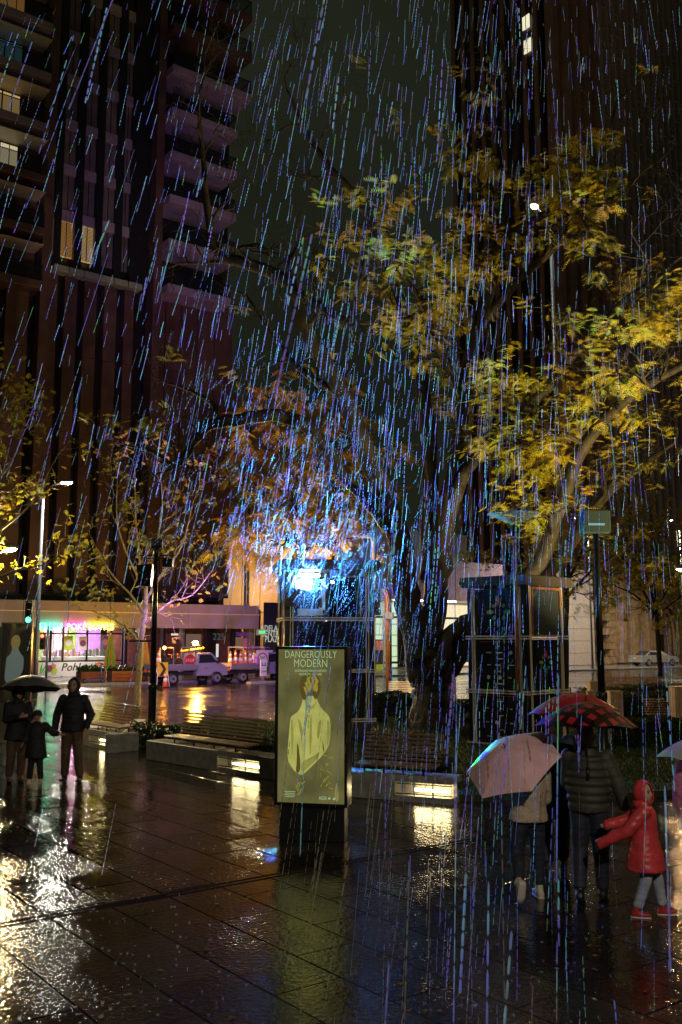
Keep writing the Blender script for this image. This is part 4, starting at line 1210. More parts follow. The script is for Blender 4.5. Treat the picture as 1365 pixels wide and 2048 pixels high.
# faces: KB looks left-front, KA right-front
mat('logo_red', (.5, .05, .05), .5); mat('logo_green', (.08, .45, .12), .5); mat('logo_lime', (.25, .5, .06), .5); mat('logo_blue', (.05, .2, .5), .5); mat('logo_ochre', (.4, .28, .05), .5)
def emblem(P, rz, x0, z0, s_):
    for k in range(8):
        t = math.pi / 2 - k * math.pi / 4; l_ = .1 if k % 2 == 0 else .05; rr = .24 if k % 2 == 0 else .2
        c = V((x0 + rr * s_ * math.cos(t), 0, z0 + rr * s_ * math.sin(t)))
        pts = []
        hor = k in (2, 6)
        wv, hv = ((l_, .05) if hor else (.05, l_)) if k % 2 == 0 else (.045, .045)
        for j in range(12):
            a_ = j * math.pi / 6
            pts.append((c.x + s_ * (wv * math.cos(a_)), c.z + s_ * (hv * math.sin(a_))))
        MB().prism(pts, .02, .012, lambda x, y, z: P(x, y, z)).build('emblem_petal', ('logo_red', 'logo_ochre', 'logo_green', 'logo_green', 'logo_blue', 'logo_green', 'logo_lime', 'logo_ochre')[k], kio)
emblem(KB, 0, .06, (topK + railsK[0]) / 2, 1.0)
emblem(KA, 0, .0, (railsK[0] + railsK[1]) / 2 + .05, .8)
def logos(P, z1, z0, rows_):
    for i in range(rows_):
        z = z1 - (z1 - z0) * (i + .6) / (rows_ + .2)
        nb = 1 if i % 2 == 0 and rows_ > 5 else R.randint(3, 4)
        for k in range(nb):
            x = .06 + (k - (nb - 1) / 2) * .95 / max(nb, 1)
            if nb > 1 and R.random() < .35:
                pts = [(x + .045 * math.cos(t * math.pi / 5), z + .045 * math.sin(t * math.pi / 5)) for t in range(10)]
                MB().prism(pts, .02, .012, lambda a, b, c: P(a, b, c)).build('printed_logo', 'kiosk_print', kio)
            else:
                wv, hv = R.uniform(.05, .17), R.uniform(.010, .03); x += R.uniform(-.06, .06)
                MB().prism([(x - wv / 2, z - hv / 2), (x + wv / 2, z - hv / 2), (x + wv / 2, z + hv / 2), (x - wv / 2, z + hv / 2)], .02, .012, lambda a, b, c: P(a, b, c)).build('printed_logo', 'kiosk_print', kio)
logos(KB, railsK[0] - .12, railsK[1] + .1, 7); logos(KB, railsK[1] - .12, railsK[2] + .1, 6)
MB().prism([(-.5, railsK[0] - .09), (.58, railsK[0] - .09), (.58, railsK[0] - .1), (-.5, railsK[0] - .1)], .02, .012, lambda a, b, c: KB(a, b, c)).build('red_line', 'logo_red', kio)
MB().prism([(-.5, railsK[1] - .09), (.58, railsK[1] - .09), (.58, railsK[1] - .1), (-.5, railsK[1] - .1)], .02, .012, lambda a, b, c: KB(a, b, c)).build('red_line', 'logo_red', kio)
# window of the right face
Mk = Matrix.Identity(3)
mat('kiosk_window', (.05, .06, .07), .03, spec=.8)
zc_ = (topK + railsK[0]) / 2
MB().box(KA(0, .0, zc_), (1.1, .03, 1.0)).build('window', 'kiosk_window', kio)
for dx in (-.58, .58): MB().box(KA(dx, -.02, zc_), (.06, .05, 1.1)).build('window_frame', 'rust', kio)
for dz in (-.54, .54): MB().box(KA(0, -.02, zc_ + dz), (1.2, .05, .06)).build('window_frame', 'rust', kio)

# ------------------------------------------------------------------ lit poster panels
glow('poster_ground', (.20, .19, .065), .60); glow('poster_figure', (.56, .56, .14), .72, False); glow('poster_gold', (.55, .42, .04), .55, False)
glow('poster_shade', (.20, .16, .03), .42, False); glow('poster_hair', (.16, .12, .02), .5, False); glow('poster_type', (.62, .85, .42), .55, False); glow('poster_mid', (.40, .39, .08), .62, False)
MATS['poster_ground'].node_tree.nodes['Principled BSDF'].inputs['Roughness'].default_value = .06
def mottled(name, lo, hi, scale):
    m = MATS[name]; nn, ll = m.node_tree.nodes, m.node_tree.links; b = nn['Principled BSDF']
    tc = nn.new('ShaderNodeTexCoord'); nz = nn.new('ShaderNodeTexNoise'); nz.inputs['Scale'].default_value = scale; nz.inputs['Detail'].default_value = 3
    ll.new(tc.outputs['Object'], nz.inputs['Vector']); mr = nn.new('ShaderNodeMapRange'); mr.inputs['From Min'].default_value = .3; mr.inputs['From Max'].default_value = .7
    st = b.inputs['Emission Strength'].default_value; mr.inputs['To Min'].default_value = st * lo; mr.inputs['To Max'].default_value = st * hi
    ll.new(nz.outputs['Fac'], mr.inputs['Value']); ll.new(mr.outputs[0], b.inputs['Emission Strength'])
mottled('poster_figure', .72, 1.15, 3.5); mottled('poster_ground', .55, 1.3, 2.2); mottled('poster_mid', .75, 1.2, 5)
def poster_panel(loc, rz, Wp, zb, zt, label, full=True, dim=1.0):
    o = empty('poster_panel', loc, rz, label, 'poster')
    fr = 'black_metal'
    H = zt - zb
    MB().bbox((0, .13, zb + H / 2), (Wp, .24, H), .015).build('case', fr, o)
    lit = MB().box((0, 0.0, zb + H / 2), (Wp - .07, .012, H - .07)).build('backlit_sheet', 'poster_ground' if full else 'glass_dark', o)
    for sx in (-1, 1): MB().box((sx * (Wp / 2 - .018), -.012, zb + H / 2), (.036, .03, H)).build('frame', fr, o)
    for z in (zb + .018, zt - .018): MB().box((0, -.012, z), (Wp - .075, .03, .036)).build('frame', fr, o)
    MB().bbox((0, .13, zb / 2), (Wp - .1, .2, zb), .01).build('plinth', 'dark_metal', o)
    def X(u): return (u - .5) * (Wp - .07)
    def Z(v): return zt - .035 - v * (H - .07)
    def shape(nm, pts, m, y=-.008, th=.002):
        if len(pts) > 5:
            for _ in range(2):
                q_ = []
                for i_ in range(len(pts)):
                    a_, b_ = pts[i_], pts[(i_ + 1) % len(pts)]
                    q_ += [(a_[0] * .75 + b_[0] * .25, a_[1] * .75 + b_[1] * .25), (a_[0] * .25 + b_[0] * .75, a_[1] * .25 + b_[1] * .75)]
                pts = q_
        return MB().prism([(X(a), Z(b)) for a, b in pts], y, y - th).build(nm, m, lit)
    # generic seated figure seen from behind, simply drawn
    body = [(.375, .335), (.38, .275), (.43, .25), (.50, .245), (.56, .27), (.585, .33), (.61, .352), (.655, .39), (.73, .42), (.77, .437), (.785, .47), (.79, .52), (.785, .58), (.765, .625), (.73, .657), (.665, .695), (.60, .725), (.50, .77), (.42, .805), (.36, .825), (.31, .815), (.256, .80), (.20, .765), (.147, .725), (.15, .66), (.165, .58), (.175, .51), (.19, .455), (.215, .437), (.28, .42), (.33, .395), (.355, .365)]
    shape('printed_figure', body, 'poster_figure' if full else 'letter_dim')
    if full:
        shape('printed_shadow', [(.295, .612), (.312, .63), (.335, .70), (.345, .76), (.335, .80), (.30, .812), (.275, .80), (.29, .73), (.29, .66)], 'poster_shade', -.0105)
        shape('printed_shadow', [(.672, .59), (.685, .62), (.70, .655), (.69, .672), (.675, .64)], 'poster_shade', -.0105)
        shape('printed_midtone', [(.50, .40), (.515, .50), (.51, .62), (.49, .72), (.475, .62), (.48, .50)], 'poster_mid', -.0105)
        shape('printed_midtone', [(.20, .47), (.225, .46), (.24, .58), (.22, .70), (.20, .60)], 'poster_mid', -.0105)
    shape('printed_hair', [(.36, .315), (.325, .275), (.32, .225), (.35, .19), (.40, .168), (.46, .155), (.53, .15), (.59, .165), (.635, .20), (.65, .24), (.635, .28), (.60, .315), (.555, .335), (.53, .30), (.50, .315), (.47, .30), (.43, .325), (.39, .34)], 'poster_hair', -.0105)
    if full:
        for (u0, v0, u1, v1) in ((.40, .22, .47, .285), (.43, .19, .50, .27), (.50, .185, .55, .28), (.56, .20, .58, .285), (.385, .25, .43, .30), (.47, .18, .43, .24), (.53, .175, .59, .23)):
            shape('printed_hair', [(u0, v0), (u0 + .03, v0 - .004), (u1 + .022, v1 - .02), (u1, v1), (u1 - .016, v1 - .012)], 'poster_gold', -.0128)
        shape('printed_midtone', [(.30, .455), (.345, .47), (.375, .53), (.37, .60), (.345, .565), (.32, .51)], 'poster_mid', -.0105)
        shape('printed_midtone', [(.655, .455), (.615, .475), (.59, .54), (.60, .60), (.63, .56), (.65, .51)], 'poster_mid', -.0105)
        shape('printed_midtone', [(.40, .335), (.425, .33), (.445, .365), (.50, .372), (.55, .362), (.565, .332), (.58, .355), (.54, .392), (.48, .398), (.42, .38)], 'poster_mid', -.0105)
        shape('printed_midtone', [(.735, .46), (.775, .47), (.783, .53), (.77, .60), (.735, .64), (.745, .56)], 'poster_mid', -.0105)
        shape('printed_midtone', [(.36, .74), (.46, .715), (.58, .685), (.64, .66), (.60, .715), (.48, .765), (.38, .80), (.35, .79)], 'poster_mid', -.0105)
    if full:
        for k in range(26):
            u0, v0 = R.uniform(.6, .78), R.uniform(.68, .90); a_ = R.uniform(-.6, 2.6); l_ = R.uniform(.03, .08)
            if u0 < .62 + (.9 - v0) * .2: continue
            shape('printed_sprig', [(u0, v0), (u0 + l_ * math.cos(a_), v0 - l_ * .5 * math.sin(a_)), (u0 + l_ * math.cos(a_) + .006, v0 - l_ * .5 * math.sin(a_) + .005), (u0 + .006, v0 + .005)], 'poster_gold', -.0105)
        for k in range(14):
            u0, v0 = R.uniform(.25, .45), R.uniform(.87, .96); a_ = R.uniform(.3, 2.2); l_ = R.uniform(.04, .09)
            shape('printed_sprig', [(u0, v0), (u0 + l_ * math.cos(a_), v0 - l_ * .5 * math.sin(a_)), (u0 + l_ * math.cos(a_) + .006, v0 - l_ * .5 * math.sin(a_) + .005), (u0 + .006, v0 + .005)], 'poster_mid', -.0105)
        shape('printed_plume', [(.86, .98), (.85, .93), (.87, .88), (.885, .86), (.90, .90), (.915, .94), (.90, .985)], 'poster_mid')
        def T_(body_, u, v, size, sx=1.0, off=0.0, m='poster_type'):
            return text(body_, size, m, lit, front(X(u), -.0125, Z(v)), ext=.001, sx=sx, offset=off)
        T_('DANGEROUSLY', .49, .036, .135, .72, -.0015); T_('MODERN', .49, .095, .145, .74, -.0015)
        T_('AUSTRALIAN WOMEN ARTISTS', .49, .143, .042, .72); T_('IN EUROPE 1890–1940', .49, .166, .042, .72)
        for k in range(4): MB().box((X(.19), -.011, Z(.93 + k * .011)), (.15 - .03 * (k % 2), .002, .006)).build('printed_line', 'poster_type', lit)
        T_('AGSA', .68, .965, .062, .66)
        disc(MB(), X(.775), -.009, Z(.965), .014, 10).build('printed_mark', 'poster_type', lit)
        disc(MB(), X(.845), -.009, Z(.967), .016, 6).build('printed_mark', 'poster_type', lit)
    return o
pb = gr(622, 1684)
Yp = pb.y
poster_panel((pb.x, Yp, 0), math.radians(-13), 142 * Yp / F / math.cos(math.radians(13)), at(620, 1612, Yp).z, at(620, 1293, Yp).z, 'tall backlit poster of a seated figure from behind, standing on the plaza')
pb2 = gr(26, 1440)
poster_panel((pb2.x, pb2.y, 0), math.radians(8), .95, .6, at(26, 1245, pb2.y).z, 'dim second poster stand behind the woman with the umbrella', False)

# ------------------------------------------------------------------ lamp posts, traffic lights, street lamps
mat('lamp_glass', (.3, .34, .3), .25, alpha=.25)
mat('flood_teal', (.018, .032, .035), .3)
def plaza_post(px, pyb, ytop, label, head='dish', Y=None, DR=.42, T_=1.0):
    b = gr(px, pyb) if Y is None else V((at(px, pyb, Y).x, Y, 0)); Y = b.y
    o = empty('lamp_post', (b.x, Y, 0), 0, label, 'lamp post')
    h = at(px, ytop, Y).z
    MB().lathe([(.13 * T_, 0), (.13 * T_, .06), (.10 * T_, .1), (.10 * T_, 1.25), (.12 * T_, 1.27), (.12 * T_, 1.38), (.09 * T_, 1.42)], seg=14).build('base_sleeve', 'black_metal', o, True)
    MB().tube([(0, 0, 1.4), (0, 0, h)], [.075 * T_, .06 * T_], 12).build('pole', 'black_metal' if T_ > .8 else 'rust', o, True)
    if head == 'dish':
        MB().lathe([(.05, h), (.09, h + .05), (DR, h + .25), (DR, h + .262), (.085, h + .066), (.04, h + .02)], seg=24).build('glass_dish', 'lamp_glass', o, True)
        MB().lathe([(.06, h - .22), (.075, h - .2), (.075, h), (.05, h + .03)], seg=12).build('collar', 'black_metal', o, True)
        MB().box((0, 0, h - .28), (.55, .03, .03)).build('bracket', 'black_metal', o)
    return o, b, h
lp1, b1_, h1_ = plaza_post(303, 1482, 1095, 'black lamp post with a glass dish left of the long bench')
MB().tube([(0, 0, at(303, 1282, b1_.y).z), (-.62, 0, at(303, 1282, b1_.y).z)], .022, 6).build('banner_arm', 'black_metal', lp1)
zz = at(303, 1150, b1_.y).z
MB().add([V(p) for p in ((-.46, -.2, zz + .24), (-.08, -.2, zz + .27), (-.08, .15, zz + .27), (-.46, .15, zz + .24), (-.38, -.16, zz - .28), (-.1, -.16, zz - .3), (-.1, .12, zz - .3), (-.38, .12, zz - .28))], [(0, 1, 2, 3), (4, 7, 6, 5), (0, 4, 5, 1), (1, 5, 6, 2), (2, 6, 7, 3), (3, 7, 4, 0)]).build('speaker', 'black_metal', lp1)
MB().box((.03, 0, zz + .5), (.9, .03, .03)).build('bracket', 'black_metal', lp1)
lp2, b2_, h2_ = plaza_post(1040, 1500, 1052, 'slim lamp post with a wide glass dish in front of the sponsor kiosk', Y=20.0, DR=.56, T_=.6)
lp3, b3_, h3_ = plaza_post(1208, 1500, 1068, 'lamp post carrying a boxy floodlight above the umbrellas', 'flood', Y=20.4)
glow('flood_lamp', (.4, .9, .9), .35)
fl = empty('floodlight', (b3_.x, b3_.y, h3_), math.radians(4), 'boxy teal floodlight on top of the right lamp post', 'floodlight')
MB().bbox((0, .05, .27), (.62, .3, .52), .03).build('housing', 'flood_teal', fl)
MB().box((0, -.105, .27), (.55, .012, .45)).build('glass', 'flood_teal', fl)
MB().box((-.02, -.117, .2), (.36, .012, .05)).build('lamp_tube', 'flood_lamp', fl)
MB().tube([(-.33, .05, .27), (-.33, .05, -.02), (.33, .05, -.02), (.33, .05, .27)], .018, 6).build('yoke', 'black_metal', fl)

glow('tl_green', (.05, 1, .5), 9); glow('tl_red', (1, .08, .03), 9)
def signal(parent, x, y, z, lit, rz=0, s_=1.0):
    h = MB().bbox((x, y, z), (.3 * s_, .22 * s_, .92 * s_), .03, rz=rz).build('signal_head', 'black_metal', parent)
    for k in range(3):
        m = 'glass_dark'
        if lit == 'green' and k == 2: m = 'tl_green'
        if lit == 'red' and k == 0: m = 'tl_red'
        zz = z + (.28 - .28 * k) * s_
        disc(MB(), x, y - .12 * s_, zz, .1 * s_).build('lens', m, h)
        MB().tube([(x - .11 * s_, y - .12 * s_, zz), (x - .1 * s_, y - .13 * s_, zz + .08 * s_), (x, y - .22 * s_, zz + .12 * s_), (x + .1 * s_, y - .13 * s_, zz + .08 * s_), (x + .11 * s_, y - .12 * s_, zz)], .015 * s_, 5).build('visor', 'black_metal', h)
mat('pole_grey', (.10, .12, .14), .35, .4)
glow('street_led', (1, .93, .75), 330); glow('street_warm', (1, .62, .28), 300); glow('street_sodium', (1, .42, .10), 300)
def street_lamp(name, base, head, label, m, power, c, poles=True, rad=.09, size=(.62, .26, .1), cut=False):
    if V(head).y > 70: size = (.9, .5, .22)
    base, head = V(base), V(head)
    o = empty(name, base, 0, label, 'street lamp')
    h = head - base
    MB().tube([(0, 0, 0), (0, 0, 1.2), (0, 0, h.z - .3)], [rad * 1.3, rad, rad * .65], 12).build('pole', 'pole_grey', o, True)
    dv = V((h.x, h.y, 0)); dn = dv.normalized() if dv.length > .01 else V((1, 0, 0))
    MB().tube([(0, 0, h.z - .5), dn * (dv.length * .4) + V((0, 0, h.z - .12)), V((h.x, h.y, h.z + .03))], .035, 8).build('arm', 'pole_grey', o, True)
    rz = math.atan2(dn.y, dn.x)
    MB().ball((h.x, h.y, h.z + .05), (size[0] / 2, size[1] / 2, size[2]), 14, 8, Matrix.Rotation(rz, 3, 'Z')).build('head', 'pole_grey', o, True)
    MB().ball((h.x, h.y, h.z - .01), (size[0] / 2 * .85, size[1] / 2 * .85, size[2] * .75), 14, 8, Matrix.Rotation(rz, 3, 'Z')).build('lamp_glass', m, o, True)
    if cut: lamp('lamp_light', 'SPOT', (h.x, h.y, h.z - .2), power, c, o, size=.08, rot=(0, 0, 0), spot_size=math.radians(156), spot_blend=.5)
    else: lamp('lamp_light', 'POINT', (h.x, h.y, h.z - .32), power, c, o, size=.08)
    return o
hd = at(134, 965, 41.5); sb_ = at(72, 1340, 41.5)
mast = street_lamp('street_lamp', (sb_.x, 41.5, 0), hd, 'tall street lamp with white light on the traffic light pole at left', 'street_led', 3600, (1, .93, .80), cut=True)
hm = at(62, 1225, 41.5)
signal(mast, hm.x - sb_.x, -.15, hm.z, 'green', 0, 1.15)
rdp = at(88, 1278, 48.0)
rp_ = empty('traffic_light', (rdp.x + .2, 48.0, 0), 0, 'small red traffic light in front of the shop window', 'traffic light')
MB().tube([(0, 0, 0), (0, 0, 3.2)], .06, 8).build('pole', 'pole_grey', rp_, True)
signal(rp_, -.25, 0, rdp.z - .1, 'red', 0, .9)
hd = at(20, 1098, 25.5)
street_lamp('street_lamp', (hd.x - .75, 26.0, 0), hd, 'lower warm street lamp among the leaves at the left edge', 'street_warm', 1000, (1, .84, .42))
hd = at(1368, 1138, 34.0)
street_lamp('street_lamp', (hd.x + 1.2, 34.0, 0), hd, 'orange street lamp at the right picture edge', 'street_sodium', 220, (1, .66, .35))
hd = at(1069, 410, 33.0)
street_lamp('street_lamp', (hd.x + .8, 34.0, 0), hd, 'very tall white lamp glinting through the tree crown', 'street_led', 160, (1, .95, .85), size=(.5, .3, .16))
hd = at(1155, 1034, 80.0)
street_lamp('street_lamp', (hd.x + 1.0, 80.5, 0), hd, 'distant white street lamp left of the floodlight', 'street_led', 4200, (1, .88, .75), cut=True)
hd = at(1340, 1038, 84.0)
street_lamp('street_lamp', (hd.x + 1.0, 84.5, 0), hd, 'distant white street lamp above the church tree', 'street_led', 7000, (1, .80, .5), cut=True)
# sodium lamp in the lane that lights the tan wall
hd = sn(46, 69.5, 7.2)
street_lamp('street_lamp', (hd.x + .8, hd.y + .6, 0), hd, 'sodium street lamp in the lane beside the tan wall', 'street_sodium', 1900, (1, .60, .22))
hd = at(612, 1150, 36.5)  # unseen lamp added to brighten the orange tree
street_lamp('street_lamp', (hd.x + .8, 37.1, 0), hd, 'added unseen sodium lamp behind the projection tower, lighting the orange tree', 'street_sodium', 2400, (1, .68, .3))
# lamps of the plaza standing outside the picture
street_lamp('street_lamp', (11.6, 13.5, 0), (10.6, 13.8, 8.2), 'plaza street lamp beyond the right picture edge', 'street_warm', 260, (1, .80, .36), rad=.1)
street_lamp('street_lamp', (2.2, -7.0, 0), (2.6, -6.0, 9.5), 'plaza street lamp standing behind the viewer', 'street_warm', 2700, (1, .85, .68), rad=.1)
# uplights set in the lawn
def uplight(loc, aim, power, ang, label):
    o = empty('garden_uplight', loc, 0, label, 'garden light')
    d = (V(aim) - V(loc)).normalized(); M3 = d.to_track_quat('Z', 'Y').to_matrix()
    MB().lathe([(.06, -.16), (.085, -.12), (.095, .06), (.085, .06), (.075, .03)], (0, 0, .26), 14, M3).build('housing', 'black_metal', o, True)
    MB().lathe([(.07, .035), (.068, .04), (.01, .042)], (0, 0, .26), 14, M3).build('lens', 'uplight_glow', o, True)
    MB().tube([(0, 0, -.06), (0, 0, .16)], .02, 6).build('spike', 'black_metal', o)
    lamp('uplight_beam', 'SPOT', V((0, 0, .26)) + d * .12, power, (1, .76, .28), o, size=.06, rot=d.to_track_quat('-Z', 'Y').to_euler(), spot_size=math.radians(ang), spot_blend=.6)
glow('uplight_glow', (1, .8, .4), 20)
uplight((10.4, 17.5, .1), (7.0, 24.0, 10), 11500, 80, 'garden uplight beyond the right picture edge aimed into the tree')
uplight((5.2, 25.0, .1), (3.6, 24.6, 13), 1300, 66, 'garden uplight hidden behind the sponsor kiosk')
# coloured festival flood on the left lamp post
fz = V((b1_.x, b1_.y, at(303, 1150, b1_.y).z + .75))
fq = empty('festival_floodlight', fz, 0, 'small purple festival floodlight clamped to the left lamp post', 'floodlight')
MB().bbox((0, .05, .06), (.3, .2, .26), .02).build('housing', 'black_metal', fq)
glow('flood_violet', (.6, .2, 1), 8); MB().box((0, .165, .06), (.24, .02, .2)).build('lens', 'flood_violet', fq)
dv = sn(32.5, 60, 31) - fz
lamp('festival_light', 'SPOT', (0, .3, .06), 15000, (.56, .26, .95), fq, size=.1, rot=dv.to_track_quat('-Z', 'Y').to_euler(), spot_size=math.radians(34), spot_blend=.9)

fq2 = empty('festival_floodlight', fz + V((.3, 0, -.5)), 0, 'second purple floodlight on the left lamp post, aimed at the trucks', 'floodlight')
MB().bbox((0, .05, .06), (.26, .2, .22), .02).build('housing', 'black_metal', fq2); MB().box((0, .165, .06), (.2, .02, .16)).build('lens', 'flood_violet', fq2)
dv = sn(28, 50, 1) - fz
lamp('festival_light', 'SPOT', (0, .3, .06), 24000, (.55, .22, 1), fq2, size=.1, rot=dv.to_track_quat('-Z', 'Y').to_euler(), spot_size=math.radians(24), spot_blend=.8)
# gantry traffic light seen above the tower, and the rusty signal pole by the tree
g0, g1 = at(577, 1090, 44), at(740, 1073, 44)
gp = empty('traffic_gantry', (at(748, 1340, 44).x, 44, 0), 0, 'traffic light on a horizontal arm above the projection tower', 'traffic light')
ox = gp.location.x
MB().tube([(0, 0, 0), (0, 0, g1.z - .3), (-.15, 0, g1.z), (g0.x + .8 - ox, 0, g1.z + .03)], .09, 10).build('arm_pole', 'steel', gp, True)
signal(gp, g0.x + .75 - ox, 0, g0.z, None, 0, 1.1)
signal(gp, g0.x - ox, 0, g0.z + .28, 'green', 0, 1.0)
p = gr(778, 1398)
rp2 = empty('signal_pole', (p.x, p.y, 0), 0, 'rust brown signal pole with a blue edge left of the tree', 'traffic light')
mat('blue_paint', (.04, .12, .3), .35)
zp = at(775, 1180, p.y).z
MB().tube([(0, 0, 0), (0, 0, zp - .6), (-.05, 0, zp - .2), (-.25, 0, zp)], .15, 12).build('pole', 'rust', rp2, True)
MB().tube([(-.2, -.05, 0), (-.2, -.05, zp - .5)], .035, 6).build('conduit', 'blue_paint', rp2)
signal(rp2, -.5, 0, at(750, 1205, p.y).z, None, 0, 1.2)
MB().bbox((.05, -.2, at(780, 1232, p.y).z), (.36, .25, .3), .03).build('control_box', 'concrete', rp2)

# ------------------------------------------------------------------ street furniture in front of the shop
mat('cloth_yellow', (.6, .38, .03), .6, var=.15); mat('cloth_green', (.12, .38, .06), .6)
for px, yt, yb, lb in ((222, 1272, 1352, 'folded green and yellow parasol in front of the shop'), (291, 1282, 1352, 'folded yellow parasol beside the parked truck')):
    n_ = 56.5; s_, z1 = hit(px, yt, n_)
    o = empty('folded_parasol', sn(s_, n_, .085), UA, lb, 'parasol')
    MB().tube([(0, 0, 0), (0, 0, z1 + .1)], .035, 8).build('pole', 'white_paint', o, True)
    for k in range(8):
        a_ = k * math.pi / 4
        pr_ = [(.10, z1), (.20, z1 - .7), (.32, z1 - 1.6), (.40, z1 - 2.2)]
        vs = []
        for r_, z in pr_:
            for da in (-.36, 0, .36):
                rr = r_ * (1.15 if da == 0 else .8); vs.append((rr * math.cos(a_ + da), rr * math.sin(a_ + da), z))
        fs = [(i * 3 + j, i * 3 + j + 1, i * 3 + j + 4, i * 3 + j + 3) for i in range(3) for j in range(2)]
        MB().add(vs, fs).build('canopy_fold', 'cloth_green' if (k % 2 and px < 250) else 'cloth_yellow', o)
    MB().lathe([(.3, 0), (.3, .08), (.1, .12)], seg=12).build('base', 'concrete', o)
mat('planter_brown', (.14, .045, .03), .4, var=.2)
for px0, px1, yt, yb, lb in ((162, 212, 1343, 1371, 'brown planter box of greenery behind the blue scooter'), (224, 296, 1345, 1370, 'long brown planter box in front of the parasols')):
    n_ = 53.0; s0_, _ = hit(px0, 1360, n_); s1_, _ = hit(px1, 1360, n_)
    o = empty('planter', sn((s0_ + s1_) / 2, n_ + .4, .085), UA, lb, 'planter')
    L = s1_ - s0_
    for k in range(3): MB().bbox((0, -.4, .11 + .2 * k), (L, .05, .19), .01).build('board', 'planter_brown', o)
    for sx in (-1, 1): MB().bbox((sx * (L / 2 - .03), 0, .31), (.05, .74, .6), .01).build('end_board', 'planter_brown', o)
    MB().box((0, 0, .28), (L - .1, .7, .5)).build('soil', 'soil', o)
    vs = []
    for _ in range(700):
        c = V((R.uniform(-L / 2, L / 2), R.uniform(-.35, .35), .55 + abs(R.gauss(0, .15)))); u = V((R.gauss(0, 1), R.gauss(0, 1), R.gauss(0, 1))).normalized(); v = u.orthogonal()
        vs += [c - u * .1, c + v * .05, c + u * .1, c - v * .05]
    np_obj('foliage', vs, np.arange(len(vs)).reshape(-1, 4), 'hedge_leaf', o)
# picnic table
s_, _ = hit(218, 1360, 55.0)
o = empty('picnic_table', sn(s_, 55.0, .085), UA, 'small timber picnic table beside the folded parasol', 'table')
for k in range(4): MB().bbox((0, -.3 + .2 * k, .75), (1.6, .18, .05), .01).build('plank', 'timber', o)
for sx in (-.6, .6):
    for sy in (-1, 1): MB().tube([(sx, sy * .5, 0), (sx, -sy * .25, .73)], .04, 6).build('leg', 'black_metal', o)
# scooter
mat('scooter_blue', (.03, .12, .55), .3)
s_, _ = hit(191, 1366, 51.9)
o = empty('kick_scooter', sn(s_, 52.2, .085), UA, 'blue electric kick scooter standing by the planter', 'scooter')
MB().bbox((0, 0, .16), (.85, .15, .07), .02).build('deck', 'scooter_blue', o)
MB().tube([(.42, 0, .17), (.5, 0, .35), (.42, 0, 1.1)], [.035, .035, .028], 8).build('stem', 'scooter_blue', o, True)
MB().tube([(.42, -.25, 1.1), (.42, .25, 1.1)], .02, 8).build('handlebar', 'rubber', o, True)
for x in (-.5, .55):
    wv = MB().tube([(x, -.03, .12), (x, .03, .12)], .12, 14).build('wheel', 'rubber', o, True); MB().tube([(x, -.035, .12), (x, .035, .12)], .06, 10).build('hub', 'scooter_blue', wv)

# ------------------------------------------------------------------ work trucks
mat('truck_white', (.26, .24, .30), .25, coat=.5); mat('tray_grey', (.24, .22, .27), .35, .3); mat('cone_orange', (.75, .13, .02), .45); mat('orange_gear', (.6, .22, .03), .5)
mat('truck_glass', (.02, .022, .028), .05, spec=.8); mat('sign_white', (.7, .7, .68), .4); mat('sign_yellow', (.7, .45, .02), .4); mat('sign_red', (.5, .03, .02), .4)
glow('tail_red', (1, .05, .02), .6, False); glow('beacon', (1, .42, .04), 420); glow('beacon_small', (1, .35, .03), 60)
def wheel(parent, x, y, r_=.36):
    w_ = MB().tube([(x, y - .11, r_), (x, y - .07, r_), (x, y + .07, r_), (x, y + .11, r_)], [r_ * .9, r_, r_, r_ * .9], 18).build('wheel', 'rubber', parent, True)
    MB().tube([(x, y - .125, r_), (x, y - .09, r_)], [r_ * .58, r_ * .62], 14).build('rim', 'tray_grey', w_)
    MB().tube([(x, y - .14, r_), (x, y - .12, r_)], r_ * .2, 8).build('hub_cap', 'dark_metal', w_)
